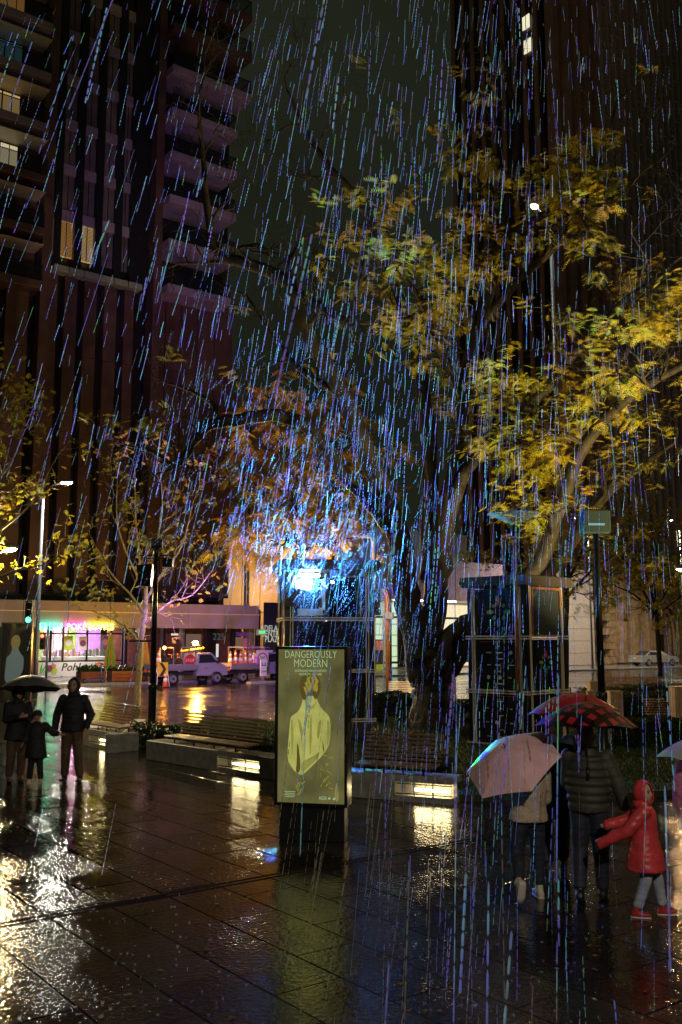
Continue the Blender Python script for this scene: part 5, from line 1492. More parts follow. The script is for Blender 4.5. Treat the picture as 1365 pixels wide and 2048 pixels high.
def truck(s_, n_, label, tray, cab, length):
    o = empty('work_truck', sn(s_, n_, -.03), UA, label, 'truck')
    t0, t1 = tray; c0, c1 = cab
    # tray
    MB().bbox(((t0 + t1) / 2, 0, .86), (t1 - t0, 1.95, .1), .02).build('tray_floor', 'tray_grey', o)
    for sy in (-1, 1): MB().bbox(((t0 + t1) / 2, sy * .97, 1.02), (t1 - t0, .05, .30), .01).build('drop_side', 'tray_grey', o)
    MB().bbox((t0, 0, 1.02), (.05, 1.9, .30), .01).build('tailboard', 'tray_grey', o)
    for x in (t1 - .05, t0 + .9):
        for sy in (-1, 1): MB().box((x, sy * .88, 1.5), (.06, .06, 1.2)).build('rack_post', 'tray_grey', o)
        MB().box((x, 0, 2.1), (.06, 1.8, .06)).build('rack_bar', 'tray_grey', o)
    MB().box(((t0 + t1) / 2, 0, .62), (t1 - t0 + .8, .9, .2)).build('chassis', 'rubber', o)
    # cab: side profile swept across
    prof = [(c0, .5), (c0, 1.18), (c0 + .1, 1.78), (c0 + .95, 1.80), (c0 + 1.55, 1.2), (c1 - .2, 1.08), (c1, .92), (c1, .5)]
    MB().prism(prof, -.86, .86).build('cab', 'truck_white', o)
    for sy in (-.87, .87):
        MB().prism([(c0 + .12, 1.22), (c0 + .17, 1.68), (c0 + .9, 1.70), (c0 + 1.34, 1.24)], sy - .006, sy + .006).build('side_window', 'truck_glass', o)
        MB().box((c0 + .62, sy * 1.005, .92), (.16, .02, .035)).build('door_handle', 'rubber', o)
        MB().box((c0 + 1.3, sy * 1.12, 1.28), (.1, .2, .16)).build('mirror', 'rubber', o)
    MB().add([V(p) for p in ((c0 + 1.0, -.74, 1.755), (c0 + 1.0, .74, 1.755), (c0 + 1.52, .78, 1.245), (c0 + 1.52, -.78, 1.245))], [(0, 1, 2, 3)]).build('windscreen', 'truck_glass', o).location.z = .012
    for sy in (-.6, .6): MB().ball((c1 - .06, sy, .86), (.1, .16, .09), 10, 6).build('headlight', 'sign_white', o, True)
    MB().bbox((c1 + .02, 0, .58), (.14, 1.72, .2), .03).build('bumper', 'rubber', o)
    for x in (t0 + .85, c1 - .75):
        for sy in (-.88, .88): wheel(o, x, sy)
    for sy in (-.75, .75): MB().box((t0 - .035, sy, .78), (.03, .25, .1)).build('tail_light', 'tail_red', o)
    return o
def cone(loc, label, h=.75, parent=None, group='traffic cones'):
    o = empty('traffic_cone', loc, UA, label, 'cone', group)
    MB().bbox((0, 0, .02), (h * .5, h * .5, .04), .01).build('base', 'rubber', o)
    MB().lathe([(h * .2, .04), (h * .14, h * .4), (h * .085, h * .7), (h * .03, h)], seg=14).build('body', 'cone_orange', o, True)
    for a_, b_ in ((.38, .58), (.72, .84)):
        r0, r1 = .2 - .17 * a_, .2 - .17 * b_
        MB().lathe([(h * r0 + .012, h * a_), (h * r1 + .012, h * b_)], seg=14).build('white_band', 'sign_white', o, True)
    return o
nT = 49.9
sA = hit(331, 1360, nT - 1)[0]; sB_ = hit(458, 1360, nT - 1)[0]
ln = sB_ - sA
tk1 = truck(sA, nT, 'white flatbed work truck with an amber beacon behind the left lamp post', (-.35, ln * .49), (ln * .5, ln), ln)
sC = hit(469, 1360, nT - 1)[0]; sD = hit(536, 1360, nT - 1)[0]
tk2 = truck(sC, nT + .2, 'second work truck loaded with cones and speed signs by the tower', (-.1, sD - sC), (sD - sC + .1, sD - sC + 2.6), 5)
# gear on the first truck
def on(sx, y, z, base=sA): return sn(base + sx, nT + y, z - .03)
for k, (px, yy) in enumerate(((313, -.3), (322, -.3))):
    cone(on(hit(px, 1330, nT - 1)[0] - sA + .2, yy, .92), ('orange cone at the tail of the beacon truck, behind the lamp post', 'orange cone on the beacon truck tray, just right of the lamp post')[k], 1.05)
gear = empty('tool_frame', on(.35, .1, .92), UA, 'jumble of frames and reels on the tray of the beacon truck', 'equipment')
for k in range(4): MB().tube([(k * .3, -.5, 0), (k * .3 + R.uniform(-.2, .3), -.3, .75), (k * .3 + .25, .4, .8)], .025, 6).build('frame_bar', 'orange_gear' if k % 2 else 'dark_metal', gear)
for x in (.2, .75): MB().tube([(x, -.6, .35), (x, -.35, .35)], .25, 14).build('reel', 'rubber', gear); 
MB().tube([(.9, -.4, .95), (2.4, -.4, 1.15)], .05, 6).build('long_board', 'orange_gear', gear)
st = empty('stop_sign', on(1.55, -.9, 1.0), UA, 'round red stop bat lying on the beacon truck', 'sign')
disc(MB(), 0, -.02, .38, .36, 8).build('plate', 'sign_red', st)
text('STOP', .24, 'sign_white', st, front(0, -.035, .38, 0))
bc = on(ln * .52 + .15, -.2, 2.2)
bco = empty('amber_beacon', bc, UA, 'blazing amber beacon above the first truck cab', 'beacon')
MB().box((0, 0, .02), (.5, .3, .05)).build('base', 'rubber', bco)
MB().ball((0, 0, .15), (.17, .14, .13), 12, 8).build('lens', 'beacon', bco, True)
MB().tube([(0, 0, -.4), (0, 0, .02)], .03, 6).build('stalk', 'rubber', bco)
lamp('beacon_light', 'POINT', (0, -.35, .25), 1300, (1, .45, .06), bco, size=.1)
b2 = empty('amber_beacon', on(.3, -.2, 1.98), UA, 'small dim amber lamp at the back of the first truck', 'beacon')
MB().ball((0, 0, .1), (.09, .09, .1), 10, 6).build('lens', 'beacon_small', b2, True); MB().tube([(0, 0, -1.0), (0, 0, .03)], .03, 6).build('stalk', 'rubber', b2)
# gear on the second truck
for k in range(5):
    cone(sn(sC + .05 + k * .34, nT - .45, .89), ('first', 'second', 'third', 'fourth', 'fifth')[k] + ' orange cone from the left on the second truck', .95 + .08 * (k % 2))
for k in range(2):
    rs = empty('speed_sign', sn(sC + 2.1 + k * .45, nT - .75 + .2 * k, .89), UA, ('round speed limit sign reading 80 on the second truck', 'round speed limit sign leaning behind the 80 sign')[k], 'sign')
    MB().bbox((0, .03, .5), (.85, .03, 1.0), .01).build('plate', 'sign_white', rs)
    disc(MB(), 0, .01, .5, .36, 18).build('red_ring', 'sign_red', rs); disc(MB(), 0, 0, .5, .28, 18).build('face', 'sign_white', rs)
    if k == 0: text('80', .38, 'print_black', rs, front(0, -.012, .5))
bg_ = empty('purple_sack', sn(sC + 1.75, nT - .6, .89), UA, 'dark purple sack beside the cones on the second truck', 'sack')
MB().ball((0, 0, .32), (.25, .25, .36), 10, 8).build('sack_body', 'wall_purple', bg_, True); MB().ball((0, 0, .68), (.09, .09, .08), 8, 6).build('sack_neck', 'wall_purple', bg_, True)
rk = empty('sign_frames', sn(sC + 1.6, nT + .3, .89), UA, 'folded sign frames stacked on the second truck', 'equipment')
for k in range(5): MB().tube([(-.6 + k * .15, -.3, 1.1 + .06 * k), (1.3 + k * .1, -.3 + .1 * k, .35 + .14 * k)], .022, 6).build('frame_bar', 'tray_grey' if k % 2 else 'orange_gear', rk)
MB().box((.6, 0, 1.15), (1.6, .8, .08)).build('top_board', 'wall_purple', rk)
MB().tube([(.9, -.75, .35), (.9, -.6, .35)], .3, 12).build('orange_disc', 'orange_gear', rk)
# signs on the road
s_, _ = hit(325, 1370, 47.6)
cv = empty('chevron_sign', sn(s_, 47.6, -.03), UA, 'yellow and black chevron sign on a folding stand', 'sign')
MB().bbox((0, 0, .95), (.62, .04, .75), .01).build('plate', 'sign_yellow', cv)
MB().prism([(-.2, 1.3), (-.02, 1.3), (.2, .95), (-.02, .6), (-.2, .6), (.02, .95)], -.022, -.03).build('chevron', 'print_black', cv)
for sx in (-1, 1):
    for sy in (-.1, .45): MB().tube([(sx * .38, sy, 0), (sx * .25, .03, 1.25)], .018, 6).build('leg', 'white_paint', cv)
cone(sn(hit(331, 1372, 47.1)[0], 47.1, -.03), 'orange cone standing on the wet road beside the chevron sign', .85)
s_, _ = hit(527, 1368, 47.8)
ls = empty('lane_sign', sn(s_, 47.8, .05), UA, 'white lane closure sign standing left of the lit poster', 'sign')
MB().bbox((0, 0, .85), (.46, .05, .98), .01).build('plate', 'sign_white', ls)
text('LANE', .17, 'print_black', ls, front(0, -.032, .62))
MB().box((0, -.028, .98), (.3, .006, .05)).build('symbol_bar', 'print_black', ls)
for sx in (-1, 1): MB().box((sx * .1, -.028, 1.08), (.05, .006, .12)).build('symbol_lane', 'print_black', ls)
MB().tube([(0, 0, 0), (0, 0, .4)], .03, 8).build('post', 'tray_grey', ls)
mi = MB().bbox((.3, 0, -.0), (2.4, .55, .16), .05).build('island_kerb', 'concrete', None); mi.location = sn(s_, 48.0, .02); mi.rotation_euler = (0, 0, UA)
tag(mi, 'short pale traffic island under the lane sign', 'traffic island')

# ------------------------------------------------------------------ parked car on the right
mat('car_silver', (.5, .5, .47), .22, .5, coat=.6); glow('car_tail', (1, .1, .05), .25, False)
cp = at(1309, 1338, 92.0)
car = empty('parked_car', (cp.x, 92.0, .06), math.radians(24), 'silver sedan parked in front of the church', 'car')
prof = [(-2.3, .35), (-2.32, .85), (-2.2, .98), (-1.65, 1.02), (-1.0, 1.42), (.25, 1.46), (1.05, 1.0), (2.0, .88), (2.25, .7), (2.25, .35)]
def cargeo(prof, w_, taper=.78):
    vs = []
    for x, z in prof:
        k = 1 if z < 1.0 else taper + (1 - taper) * max(0, (1.46 - z) / .46)
        vs.append(V((x, -w_ * k, z)))
    n = len(prof); vs2 = [V((p.x, -p.y, p.z)) for p in vs]
    return vs + vs2, [tuple(range(n)), tuple(reversed(range(n, 2 * n)))] + [((i + 1) % n, i, n + i, n + (i + 1) % n) for i in range(n)]
mb = MB(); mb.add(*cargeo(prof, .9)); mb.build('body', 'car_silver', car)
for sy in (-1, 1):
    MB().add([V(p) for p in ((-1.5, sy * .895, 1.03), (-.98, sy * .735, 1.38), (.2, sy * .72, 1.41), (.9, sy * .885, 1.03))], [(0, 1, 2, 3)]).build('side_window', 'truck_glass', car)
    for x in (-1.4, 1.4): wheel(car, x, sy * .82, .33)
    MB().ball((-2.27, sy * .68, .82), (.08, .2, .09), 8, 6).build('tail_light', 'car_tail', car, True)
    MB().ball((2.18, sy * .66, .7), (.08, .18, .08), 8, 6).build('headlight', 'sign_white', car, True)
MB().add([V(p) for p in ((-1.66, -.72, 1.045), (-1.66, .72, 1.045), (-1.03, .66, 1.425), (-1.03, -.66, 1.425))], [(0, 1, 2, 3)]).build('rear_window', 'truck_glass', car)
MB().box((-2.335, 0, .72), (.02, .45, .12)).build('number_plate', 'sign_white', car)
MB().bbox((-2.33, 0, .45), (.1, 1.7, .18), .03).build('bumper', 'car_silver', car)

# ------------------------------------------------------------------ people
mat('skin', (.52, .30, .22), .5, var=.08, vscale=12); mat('hair_brown', (.05, .03, .02), .5, var=.3, bump=.5, bscale=60); mat('hair_fair', (.28, .17, .08), .5, var=.3, vscale=20, bump=.5)
mat('eye_dark', (.02, .015, .012), .1); mat('lip', (.40, .14, .12), .5)
mat('cloth_black', (.014, .015, .02), .7, var=.3, bump=.9, bscale=11); mat('cloth_navy', (.012, .02, .045), .7, var=.3, bump=.9, bscale=11)
mat('cloth_brown', (.10, .07, .04), .7, var=.25, bump=.3, bscale=25); mat('denim_dark', (.018, .024, .045), .7, var=.25, bump=.3, bscale=40)
mat('denim_pale', (.34, .40, .48), .75, var=.25, vscale=9, bump=.3, bscale=40); mat('cream_fleece', (.52, .42, .30), .8, var=.15, vscale=14, bump=.6, bscale=60)
mat('raincoat_red', (.62, .06, .07), .38, var=.12, vscale=6, bump=1.0, bscale=8); mat('puffer_olive', (.045, .045, .038), .62, var=.25, bump=.3)
mat('fluffy_pink', (.62, .22, .40), .9, var=.2, vscale=30, bump=1, bscale=90); mat('cream_cloth', (.55, .46, .33), .8, var=.1)
mat('shoe_white', (.6, .57, .5), .5, var=.1); mat('shoe_black', (.015, .015, .015), .4); mat('shoe_red', (.4, .03, .04), .45); mat('shoe_tan', (.25, .15, .08), .5)
JD = dict(pelvis=(0, 0, .95), chest=(0, 0, 1.30), neck=(0, .01, 1.47), head=(0, -.015, 1.635),
          shL=(.185, 0, 1.41), elL=(.25, .03, 1.13), wrL=(.26, -.04, .88), shR=(-.185, 0, 1.41), elR=(-.25, .03, 1.13), wrR=(-.26, -.04, .88),
          hiL=(.09, 0, .92), knL=(.10, -.02, .50), anL=(.105, .02, .09), hiR=(-.09, 0, .92), knR=(-.10, -.02, .50), anR=(-.105, .02, .09), toeL=(.04, -1, 0), toeR=(-.04, -1, 0))
def hand(mb, wr, d, s_, side, curl=.5):
    d = d.normalized(); out = V((side, 0, 0)); fw = d.cross(out)
    if fw.length < .1: fw = V((0, -1, 0))
    fw.normalize(); acr = d.cross(fw).normalized()
    palm = wr + d * (.06 * s_)
    mb.tube([wr - d * .02 * s_, wr + d * .03 * s_, palm, palm + d * .035 * s_], [(.024 * s_, .022 * s_), (.03 * s_, .02 * s_), (.038 * s_, .018 * s_), (.034 * s_, .015 * s_)], 10, side=tuple(fw))
    for k, ln_ in enumerate((.066, .078, .072, .056)):
        b = palm + d * .03 * s_ + fw * ((k - 1.5) * .019 * s_)
        k1 = b + (d * .95 - acr * side * curl * .3) * (ln_ * .5 * s_); k2 = k1 + (d * .6 - acr * side * curl) * (ln_ * .55 * s_)
        mb.tube([b, k1, k2], [.0095 * s_, .009 * s_, .0075 * s_], 7)
    b = wr + d * .025 * s_ - fw * .03 * s_
    mb.tube([b, b + (d * .6 - fw * .7) * .035 * s_, b + (d - fw * .55) * .06 * s_], [.012 * s_, .011 * s_, .008 * s_], 7)
def person(label, loc, rz, H, J=None, top='cloth_black', hem=.84, flare=.03, puff=.03, legs='cloth_brown', shoe='shoe_black', headwear='hood', hw_m=None, face=0.0, sole=None, sleeve=None, skirt=None, collar=True, head_turn=0.0, vest_bands=False, cuff=None, long=False):
    s_ = H / 1.75
    D = dict(JD); D.update(J or {})
    D = {k: V(v) * (s_ if not k.startswith('toe') else 1) for k, v in D.items()}
    o = empty('person', loc, rz, label, 'person')
    X_ = (1, 0, 0)
    pel, che, nk, hd = D['pelvis'], D['chest'], D['neck'], D['head']
    Mh = Matrix.Rotation(head_turn, 3, 'Z')
    def torso(mb, add, lo, shoulders=True, fl=0.0):
        def q(z): t = (z * s_ - pel.z) / (che.z - pel.z); return pel.lerp(che, t)
        prof = []
        if lo < .84: prof.append((q(lo), ((.185 + fl) * s_ + add, (.135 + fl) * s_ + add)))
        if lo < .9: prof.append((q(max(lo, .86)), ((.178 + fl * .6) * s_ + add, (.13 + fl * .6) * s_ + add)))
        prof += [(q(1.0), ((.165 + fl * .35) * s_ + add, (.118 + fl * .35) * s_ + add)), (q(1.12), ((.155 + fl * .15) * s_ + add, (.112 + fl * .15) * s_ + add)), (q(1.28), (.178 * s_ + add, .125 * s_ + add)), (q(1.38), (.175 * s_ + add, .112 * s_ + add)), (q(1.44), (.125 * s_ + add * .8, .085 * s_ + add * .8)), (nk, (.066 * s_ + add * .6, .066 * s_ + add * .6))]
        mb.tube([a for a, _ in prof], [b for _, b in prof], 18, side=X_)
        if shoulders:
            for sd in 'LR': mb.ball(D['sh' + sd] - V((0, 0, .012 * s_)), (.066 * s_ + add * .8), 12, 8)
    def limb(mb, pts, rs, n=10):
        P = [V(p) for p in pts]; out = []; ro = []
        for i in range(len(P) - 1):
            for k in range(3): t = k / 3; out.append(P[i].lerp(P[i + 1], t)); ro.append(rs[i] + (rs[i + 1] - rs[i]) * t)
        out.append(P[-1]); ro.append(rs[-1]); mb.tube(out, ro, n)
        for p, r_ in list(zip(P, rs))[:-1]: mb.ball(p, r_ * 1.0, 10, 6)
    # body: one continuous surface with head, hands and feet
    mb = MB(); torso(mb, -.005, .84)
    for sd, sg in (('L', 1), ('R', -1)):
        limb(mb, [D['sh' + sd], D['el' + sd], D['wr' + sd]], [.05 * s_, .038 * s_, .026 * s_]); hand(mb, D['wr' + sd], D['wr' + sd] - D['el' + sd], s_, sg)
        limb(mb, [D['hi' + sd], D['kn' + sd], D['an' + sd]], [.085 * s_, .055 * s_, .036 * s_])
        t = D['toe' + sd].normalized(); a = D['an' + sd]
        dq = V((0, 0, -1)) if abs(t.z) < .5 else V((0, 1, -.3)).normalized()
        mb.tube([a, a + dq * .04 * s_ + t * .03 * s_, a + dq * .045 * s_ + t * .13 * s_], [.036 * s_, .034 * s_, .022 * s_], 8)
    mb.tube([nk - V((0, 0, .05 * s_)), nk.lerp(hd, .6)], [.058 * s_, .054 * s_], 12)
    hs = s_ if H > 1.5 else s_ * (1 + (1.5 - H) * .55)
    def hp(x, y, z): return hd + Mh @ V((x, y, z)) * hs
    mb.ball(hp(0, .01, .02), (.076 * hs, .095 * hs, .10 * hs), 16, 12, Mh); mb.ball(hp(0, -.028, -.04), (.058 * hs, .066 * hs, .075 * hs), 14, 10, Mh)
    mb.ball(hp(0, -.055, -.085), (.028 * hs, .026 * hs, .022 * hs), 10, 6, Mh)
    mb.tube([hp(0, -.088, .018), hp(0, -.108, -.018), hp(0, -.098, -.028)], [.009 * hs, .014 * hs, .012 * hs], 8)
    for sg in (-1, 1):
        mb.ball(hp(sg * .077, .01, -.005), (.012 * hs, .022 * hs, .032 * hs), 8, 6, Mh); mb.ball(hp(sg * .045, -.06, -.03), (.02 * hs, .02 * hs, .02 * hs), 8, 6, Mh)
    bd = link('body', remesh(mb, .0085 if H < 1.5 else .0105, 2), 'skin', o, True)
    for sg in (-1, 1):
        MB().ball(hp(sg * .030, -.084, .012), (.012 * hs, .008 * hs, .008 * hs), 8, 6, Mh).build('eye', 'eye_dark', bd, True)
        MB().tube([hp(sg * .016, -.092, .034), hp(sg * .048, -.08, .034)], .004 * hs, 5).build('eyebrow', 'hair_brown', bd)
    MB().ball(hp(0, -.088, -.05), (.022 * hs, .006 * hs, .006 * hs), 8, 6, Mh).build('mouth', 'lip', bd, True)
    # jacket
    mb = MB(); torso(mb, puff, hem, True, flare)
    sl = puff * .8
    for sd in 'LR':
        wv = D['wr' + sd].lerp(D['el' + sd], -.42 if long else .02)
        limb(mb, [D['sh' + sd], D['el' + sd], wv], [.062 * s_ + sl, .05 * s_ + sl, .037 * s_ + sl * .8])
    if collar: mb.tube([nk - V((0, 0, .04 * s_)), nk + V((0, -.005, .045 * s_))], [.095 * s_, .085 * s_], 14)
    if vest_bands:
        for k in range(7):
            z = hem + .05 + k * .078; t = (z * s_ - pel.z) / (che.z - pel.z); c = pel.lerp(che, t)
            rr = .172 - .01 * abs(k - 2.5)
            pts = [c + V((math.cos(a) * (rr * s_ + puff + .004), math.sin(a) * (rr * .72 * s_ + puff + .004), 0)) for a in [i * math.pi / 12 for i in range(25)]]
            mb.tube(pts, .036 * s_, 8, caps=False)
    jk = link('jacket', folds(remesh(mb, .013, 3 if vest_bands else 4), .006 if vest_bands else .011 * max(.7, s_), 7.0 / s_, H * 7), top, o, True)
    # trousers
    mb = MB()
    mb.tube([pel + V((0, 0, .12 * s_)), pel, pel - V((0, 0, .12 * s_))], [(.16 * s_, .112 * s_), (.17 * s_, .12 * s_), (.14 * s_, .1 * s_)], 14, side=X_)
    for sd in 'LR':
        lo = D['an' + sd].lerp(D['kn' + sd], .06 if cuff is None else cuff)
        limb(mb, [D['hi' + sd], D['kn' + sd], lo], [.108 * s_, .085 * s_, .070 * s_])
    link('trousers', folds(remesh(mb, .013, 4), .009 * max(.7, s_), 8.0 / s_, H * 3), legs, o, True)
    if skirt:
        mb = MB(); mb.tube([pel + V((0, 0, .1 * s_)), pel, pel - V((0, 0, .3 * s_))], [(.17 * s_, .13 * s_), (.2 * s_, .15 * s_), (.25 * s_, .2 * s_)], 20, side=X_)
        link('skirt', remesh(mb, .016, 3), skirt, o, True)
    # shoes
    for sd in 'LR':
        t = D['toe' + sd].normalized(); a = D['an' + sd]; dn = V((0, 0, -1)) if abs(t.z) < .5 else V((0, 1, -.3)).normalized()
        dn = (dn - t * dn.dot(t)).normalized(); rt = t.cross(dn).normalized()
        mb = MB(); b0 = a + dn * .045 * s_
        mb.tube([b0 - t * .075 * s_, b0 - t * .05 * s_, b0 + t * .03 * s_, b0 + t * .11 * s_, b0 + t * .17 * s_, b0 + t * .19 * s_], [(.03 * s_, .035 * s_), (.042 * s_, .048 * s_), (.045 * s_, .05 * s_), (.047 * s_, .036 * s_), (.038 * s_, .026 * s_), (.015 * s_, .012 * s_)], 12, side=tuple(rt))
        mb.tube([a - dn * .06 * s_, a + dn * .03 * s_], [.046 * s_, .05 * s_], 10)
        sh = link('shoe', remesh(mb, .01, 3), shoe, o, True)
        if sole:
            mb = MB(); b1 = a + dn * .082 * s_
            mb.tube([b1 - t * .08 * s_, b1 - t * .04 * s_, b1 + t * .11 * s_, b1 + t * .19 * s_], [(.03 * s_, .014 * s_), (.046 * s_, .016 * s_), (.05 * s_, .016 * s_), (.025 * s_, .012 * s_)], 12, side=tuple(rt)).build('sole', sole, sh, True)
    # head covering
    m = hw_m or top
    if headwear == 'hood':
        mb = MB(); pts = []; rs = []
        seg = 18; vs = []; fs = []
        for i, (yy, ry_, rz_, cz) in enumerate(((-.075, .088, .118, .005), (-.04, .105, .137, .008), (.02, .115, .145, .01), (.075, .10, .13, .005), (.118, .06, .08, -.01), (.132, .015, .02, -.015))):
            for k in range(seg): a_ = 2 * math.pi * k / seg; vs.append(hp(ry_ * math.cos(a_), yy + (.02 * math.sin(a_) if i < 2 else 0), cz + rz_ * math.sin(a_)))
        for i in range(5):
            for k in range(seg): fs.append((i * seg + k, i * seg + (k + 1) % seg, (i + 1) * seg + (k + 1) % seg, (i + 1) * seg + k))
        # inner lining so the hood has thickness
        n0 = len(vs); vs += [hd + (v - hd) * .9 for v in vs[:seg]]
        for k in range(seg): fs.append((k, n0 + k, n0 + (k + 1) % seg, (k + 1) % seg))
        h = MB().add(vs, fs).build('hood', m, jk, True)
        MB().tube([nk - V((0, 0, .03 * s_)), nk + V((0, .01, .06 * hs))], [.125 * s_, .098 * hs], 16).build('hood_collar', m, jk, True)
    elif headwear == 'beanie':
        MB().lathe([(.093 * hs, -.005), (.099 * hs, .03 * hs), (.092 * hs, .075 * hs), (.06 * hs, .112 * hs), (.01, .124 * hs)], hd + V((0, .01, .015)) * hs, 18).build('beanie', m, o, True)
    elif headwear == 'hair':
        mb = MB(); mb.ball(hp(0, .028, .035), (.09 * hs, .098 * hs, .10 * hs), 16, 12); mb.ball(hp(0, .06, -.04), (.078 * hs, .06 * hs, .10 * hs), 14, 10)
        link('hair', remesh(mb, .012, 2), m, bd, True)
    return o
gm = gr(142, 1564); gc = gr(70, 1567); gw = gr(30, 1564)
person('tall man in dark hooded jacket holding a child by the hand', gm, math.radians(-4), 1.80, dict(elR=(-.30, .02, 1.13), wrR=(-.31, -.03, .87), elL=(.30, .05, 1.14), wrL=(.25, -.06, .90), knL=(.11, -.02, .5), anL=(.16, .0, .09), anR=(-.12, .02, .09)), 'cloth_black', .86, .02, .03, 'cloth_brown', 'shoe_black', 'hood')
person('small child in dark jacket and knit cap between the woman and the man', gc, math.radians(8), 1.24, dict(elL=(.40, -.02, 1.22), wrL=(.56, -.06, 1.20), elR=(-.25, .0, 1.14), wrR=(-.30, -.1, 1.0), anL=(.14, 0, .09), anR=(-.14, 0, .09)), 'cloth_black', .62, .05, .03, 'cloth_black', 'shoe_white', 'beanie', 'cloth_navy', sole='shoe_white')
person('woman in dark hooded coat holding the grey umbrella at the left edge', gw, math.radians(35), 1.66, dict(elR=(-.24, -.12, 1.16), wrR=(-.05, -.32, 1.22), elL=(.24, -.04, 1.14), wrL=(.12, -.24, 1.06)), 'cloth_black', .78, .03, .028, 'cloth_brown', 'shoe_tan', 'hood', head_turn=math.radians(8))
gp_ = gr(1062, 1797); ga = gr(1185, 1800); gn = gr(1112, 1742); gk = gr(1296, 1832); gf = gr(1402, 1770)
person('girl in cream fleece and white shoes walking under the pink umbrella', gp_, math.radians(192), 1.46, dict(knL=(.15, -.04, .52), anL=(.26, .30, .24), toeL=(.03, -.25, -.95), anR=(-.12, -.02, .09), knR=(-.11, -.03, .5), elL=(.24, -.05, 1.14), wrL=(.14, -.22, 1.22), elR=(-.23, -.06, 1.13), wrR=(-.12, -.22, 1.18)), 'cream_fleece', .88, .01, .045, 'denim_dark', 'shoe_white', 'hair', 'hair_brown', sole='shoe_white', cuff=.16)
person('adult in dark quilted vest walking away under the tartan umbrella', ga, math.radians(160), 1.68, dict(elL=(.22, -.06, 1.14), wrL=(.10, -.26, 1.22), elR=(-.30, .02, 1.14), wrR=(-.36, -.02, .90), anL=(.10, .16, .11), knL=(.10, .0, .50), toeL=(.02, -.9, -.35), anR=(-.1, -.08, .09)), 'puffer_olive', .88, .01, .028, 'denim_dark', 'shoe_black', 'hair', 'hair_fair', vest_bands=True, head_turn=math.radians(-40))
person('person in navy coat half hidden between the pink and tartan umbrellas', gn, math.radians(175), 1.70, dict(elR=(-.23, -.08, 1.15), wrR=(-.1, -.26, 1.24), anL=(.1, .1, .09), anR=(-.1, -.12, .09)), 'cloth_navy', .70, .03, .04, 'denim_dark', 'shoe_black', 'hair', 'hair_brown')
person('child in red hooded raincoat and pale jeans looking back', gk, math.radians(72), 1.17, dict(elR=(-.26, .22, 1.16), wrR=(-.22, .50, 1.00), elL=(.20, .22, 1.22), wrL=(.16, .45, 1.16), knR=(-.10, -.0, .5), anR=(-.13, .14, .09), knL=(.1, -.14, .5), anL=(.12, -.2, .09), toeR=(0, -1, 0), toeL=(.1, -1, .05)), 'raincoat_red', .62, .085, .035, 'denim_pale', 'shoe_red', 'hood', sole='shoe_white', head_turn=math.radians(-32), cuff=.1, long=True)
person('person in fluffy pink jacket and cream skirt cut by the right edge', gf, math.radians(200), 1.45, dict(elL=(.25, .0, 1.15), wrL=(.24, -.05, .95), elR=(-.2, -.1, 1.15), wrR=(-.06, -.26, 1.2)), 'fluffy_pink', .92, .02, .05, 'denim_dark', 'shoe_white', 'hair', 'hair_fair', skirt='cream_cloth')

# umbrellas
mat('umb_grey', (.10, .11, .11), .4, var=.15); mat('umb_pink', (.80, .50, .54), .5, var=.08, vscale=8); mat('umb_red', (.40, .015, .02), .4, var=.1); mat('umb_white', (.55, .54, .6), .4, alpha=.8)
m = mat('umb_tartan', (.45, .02, .03), .45)
nn, ll = m.node_tree.nodes, m.node_tree.links
tc = nn.new('ShaderNodeTexCoord'); mp = nn.new('ShaderNodeMapping'); mp.inputs['Rotation'].default_value = (0, 0, .6); ll.new(tc.outputs['Object'], mp.inputs[0])
mix = None
cr_ = []
for axn in ('X', 'Y'):
    wv = nn.new('ShaderNodeTexWave'); wv.bands_direction = axn; wv.inputs['Scale'].default_value = 2.3; wv.inputs['Distortion'].default_value = 0
    ll.new(mp.outputs[0], wv.inputs[0]); rp = nn.new('ShaderNodeValToRGB'); rp.color_ramp.interpolation = 'CONSTANT'
    rp.color_ramp.elements[0].color = (1, 1, 1, 1); rp.color_ramp.elements[1].color = (.06, .05, .09, 1); rp.color_ramp.elements[1].position = .52
    ll.new(wv.outputs[0], rp.inputs[0]); cr_.append(rp)
m1 = nn.new('ShaderNodeMix'); m1.data_type = 'RGBA'; m1.blend_type = 'MULTIPLY'; m1.inputs[0].default_value = 1
m2 = nn.new('ShaderNodeMix'); m2.data_type = 'RGBA'; m2.blend_type = 'MULTIPLY'; m2.inputs[0].default_value = 1
m1.inputs[6].default_value = (.42, .018, .03, 1); ll.new(cr_[0].outputs[0], m1.inputs[7]); ll.new(m1.outputs[2], m2.inputs[6]); ll.new(cr_[1].outputs[0], m2.inputs[7]); ll.new(m2.outputs[2], nn['Principled BSDF'].inputs['Base Color'])
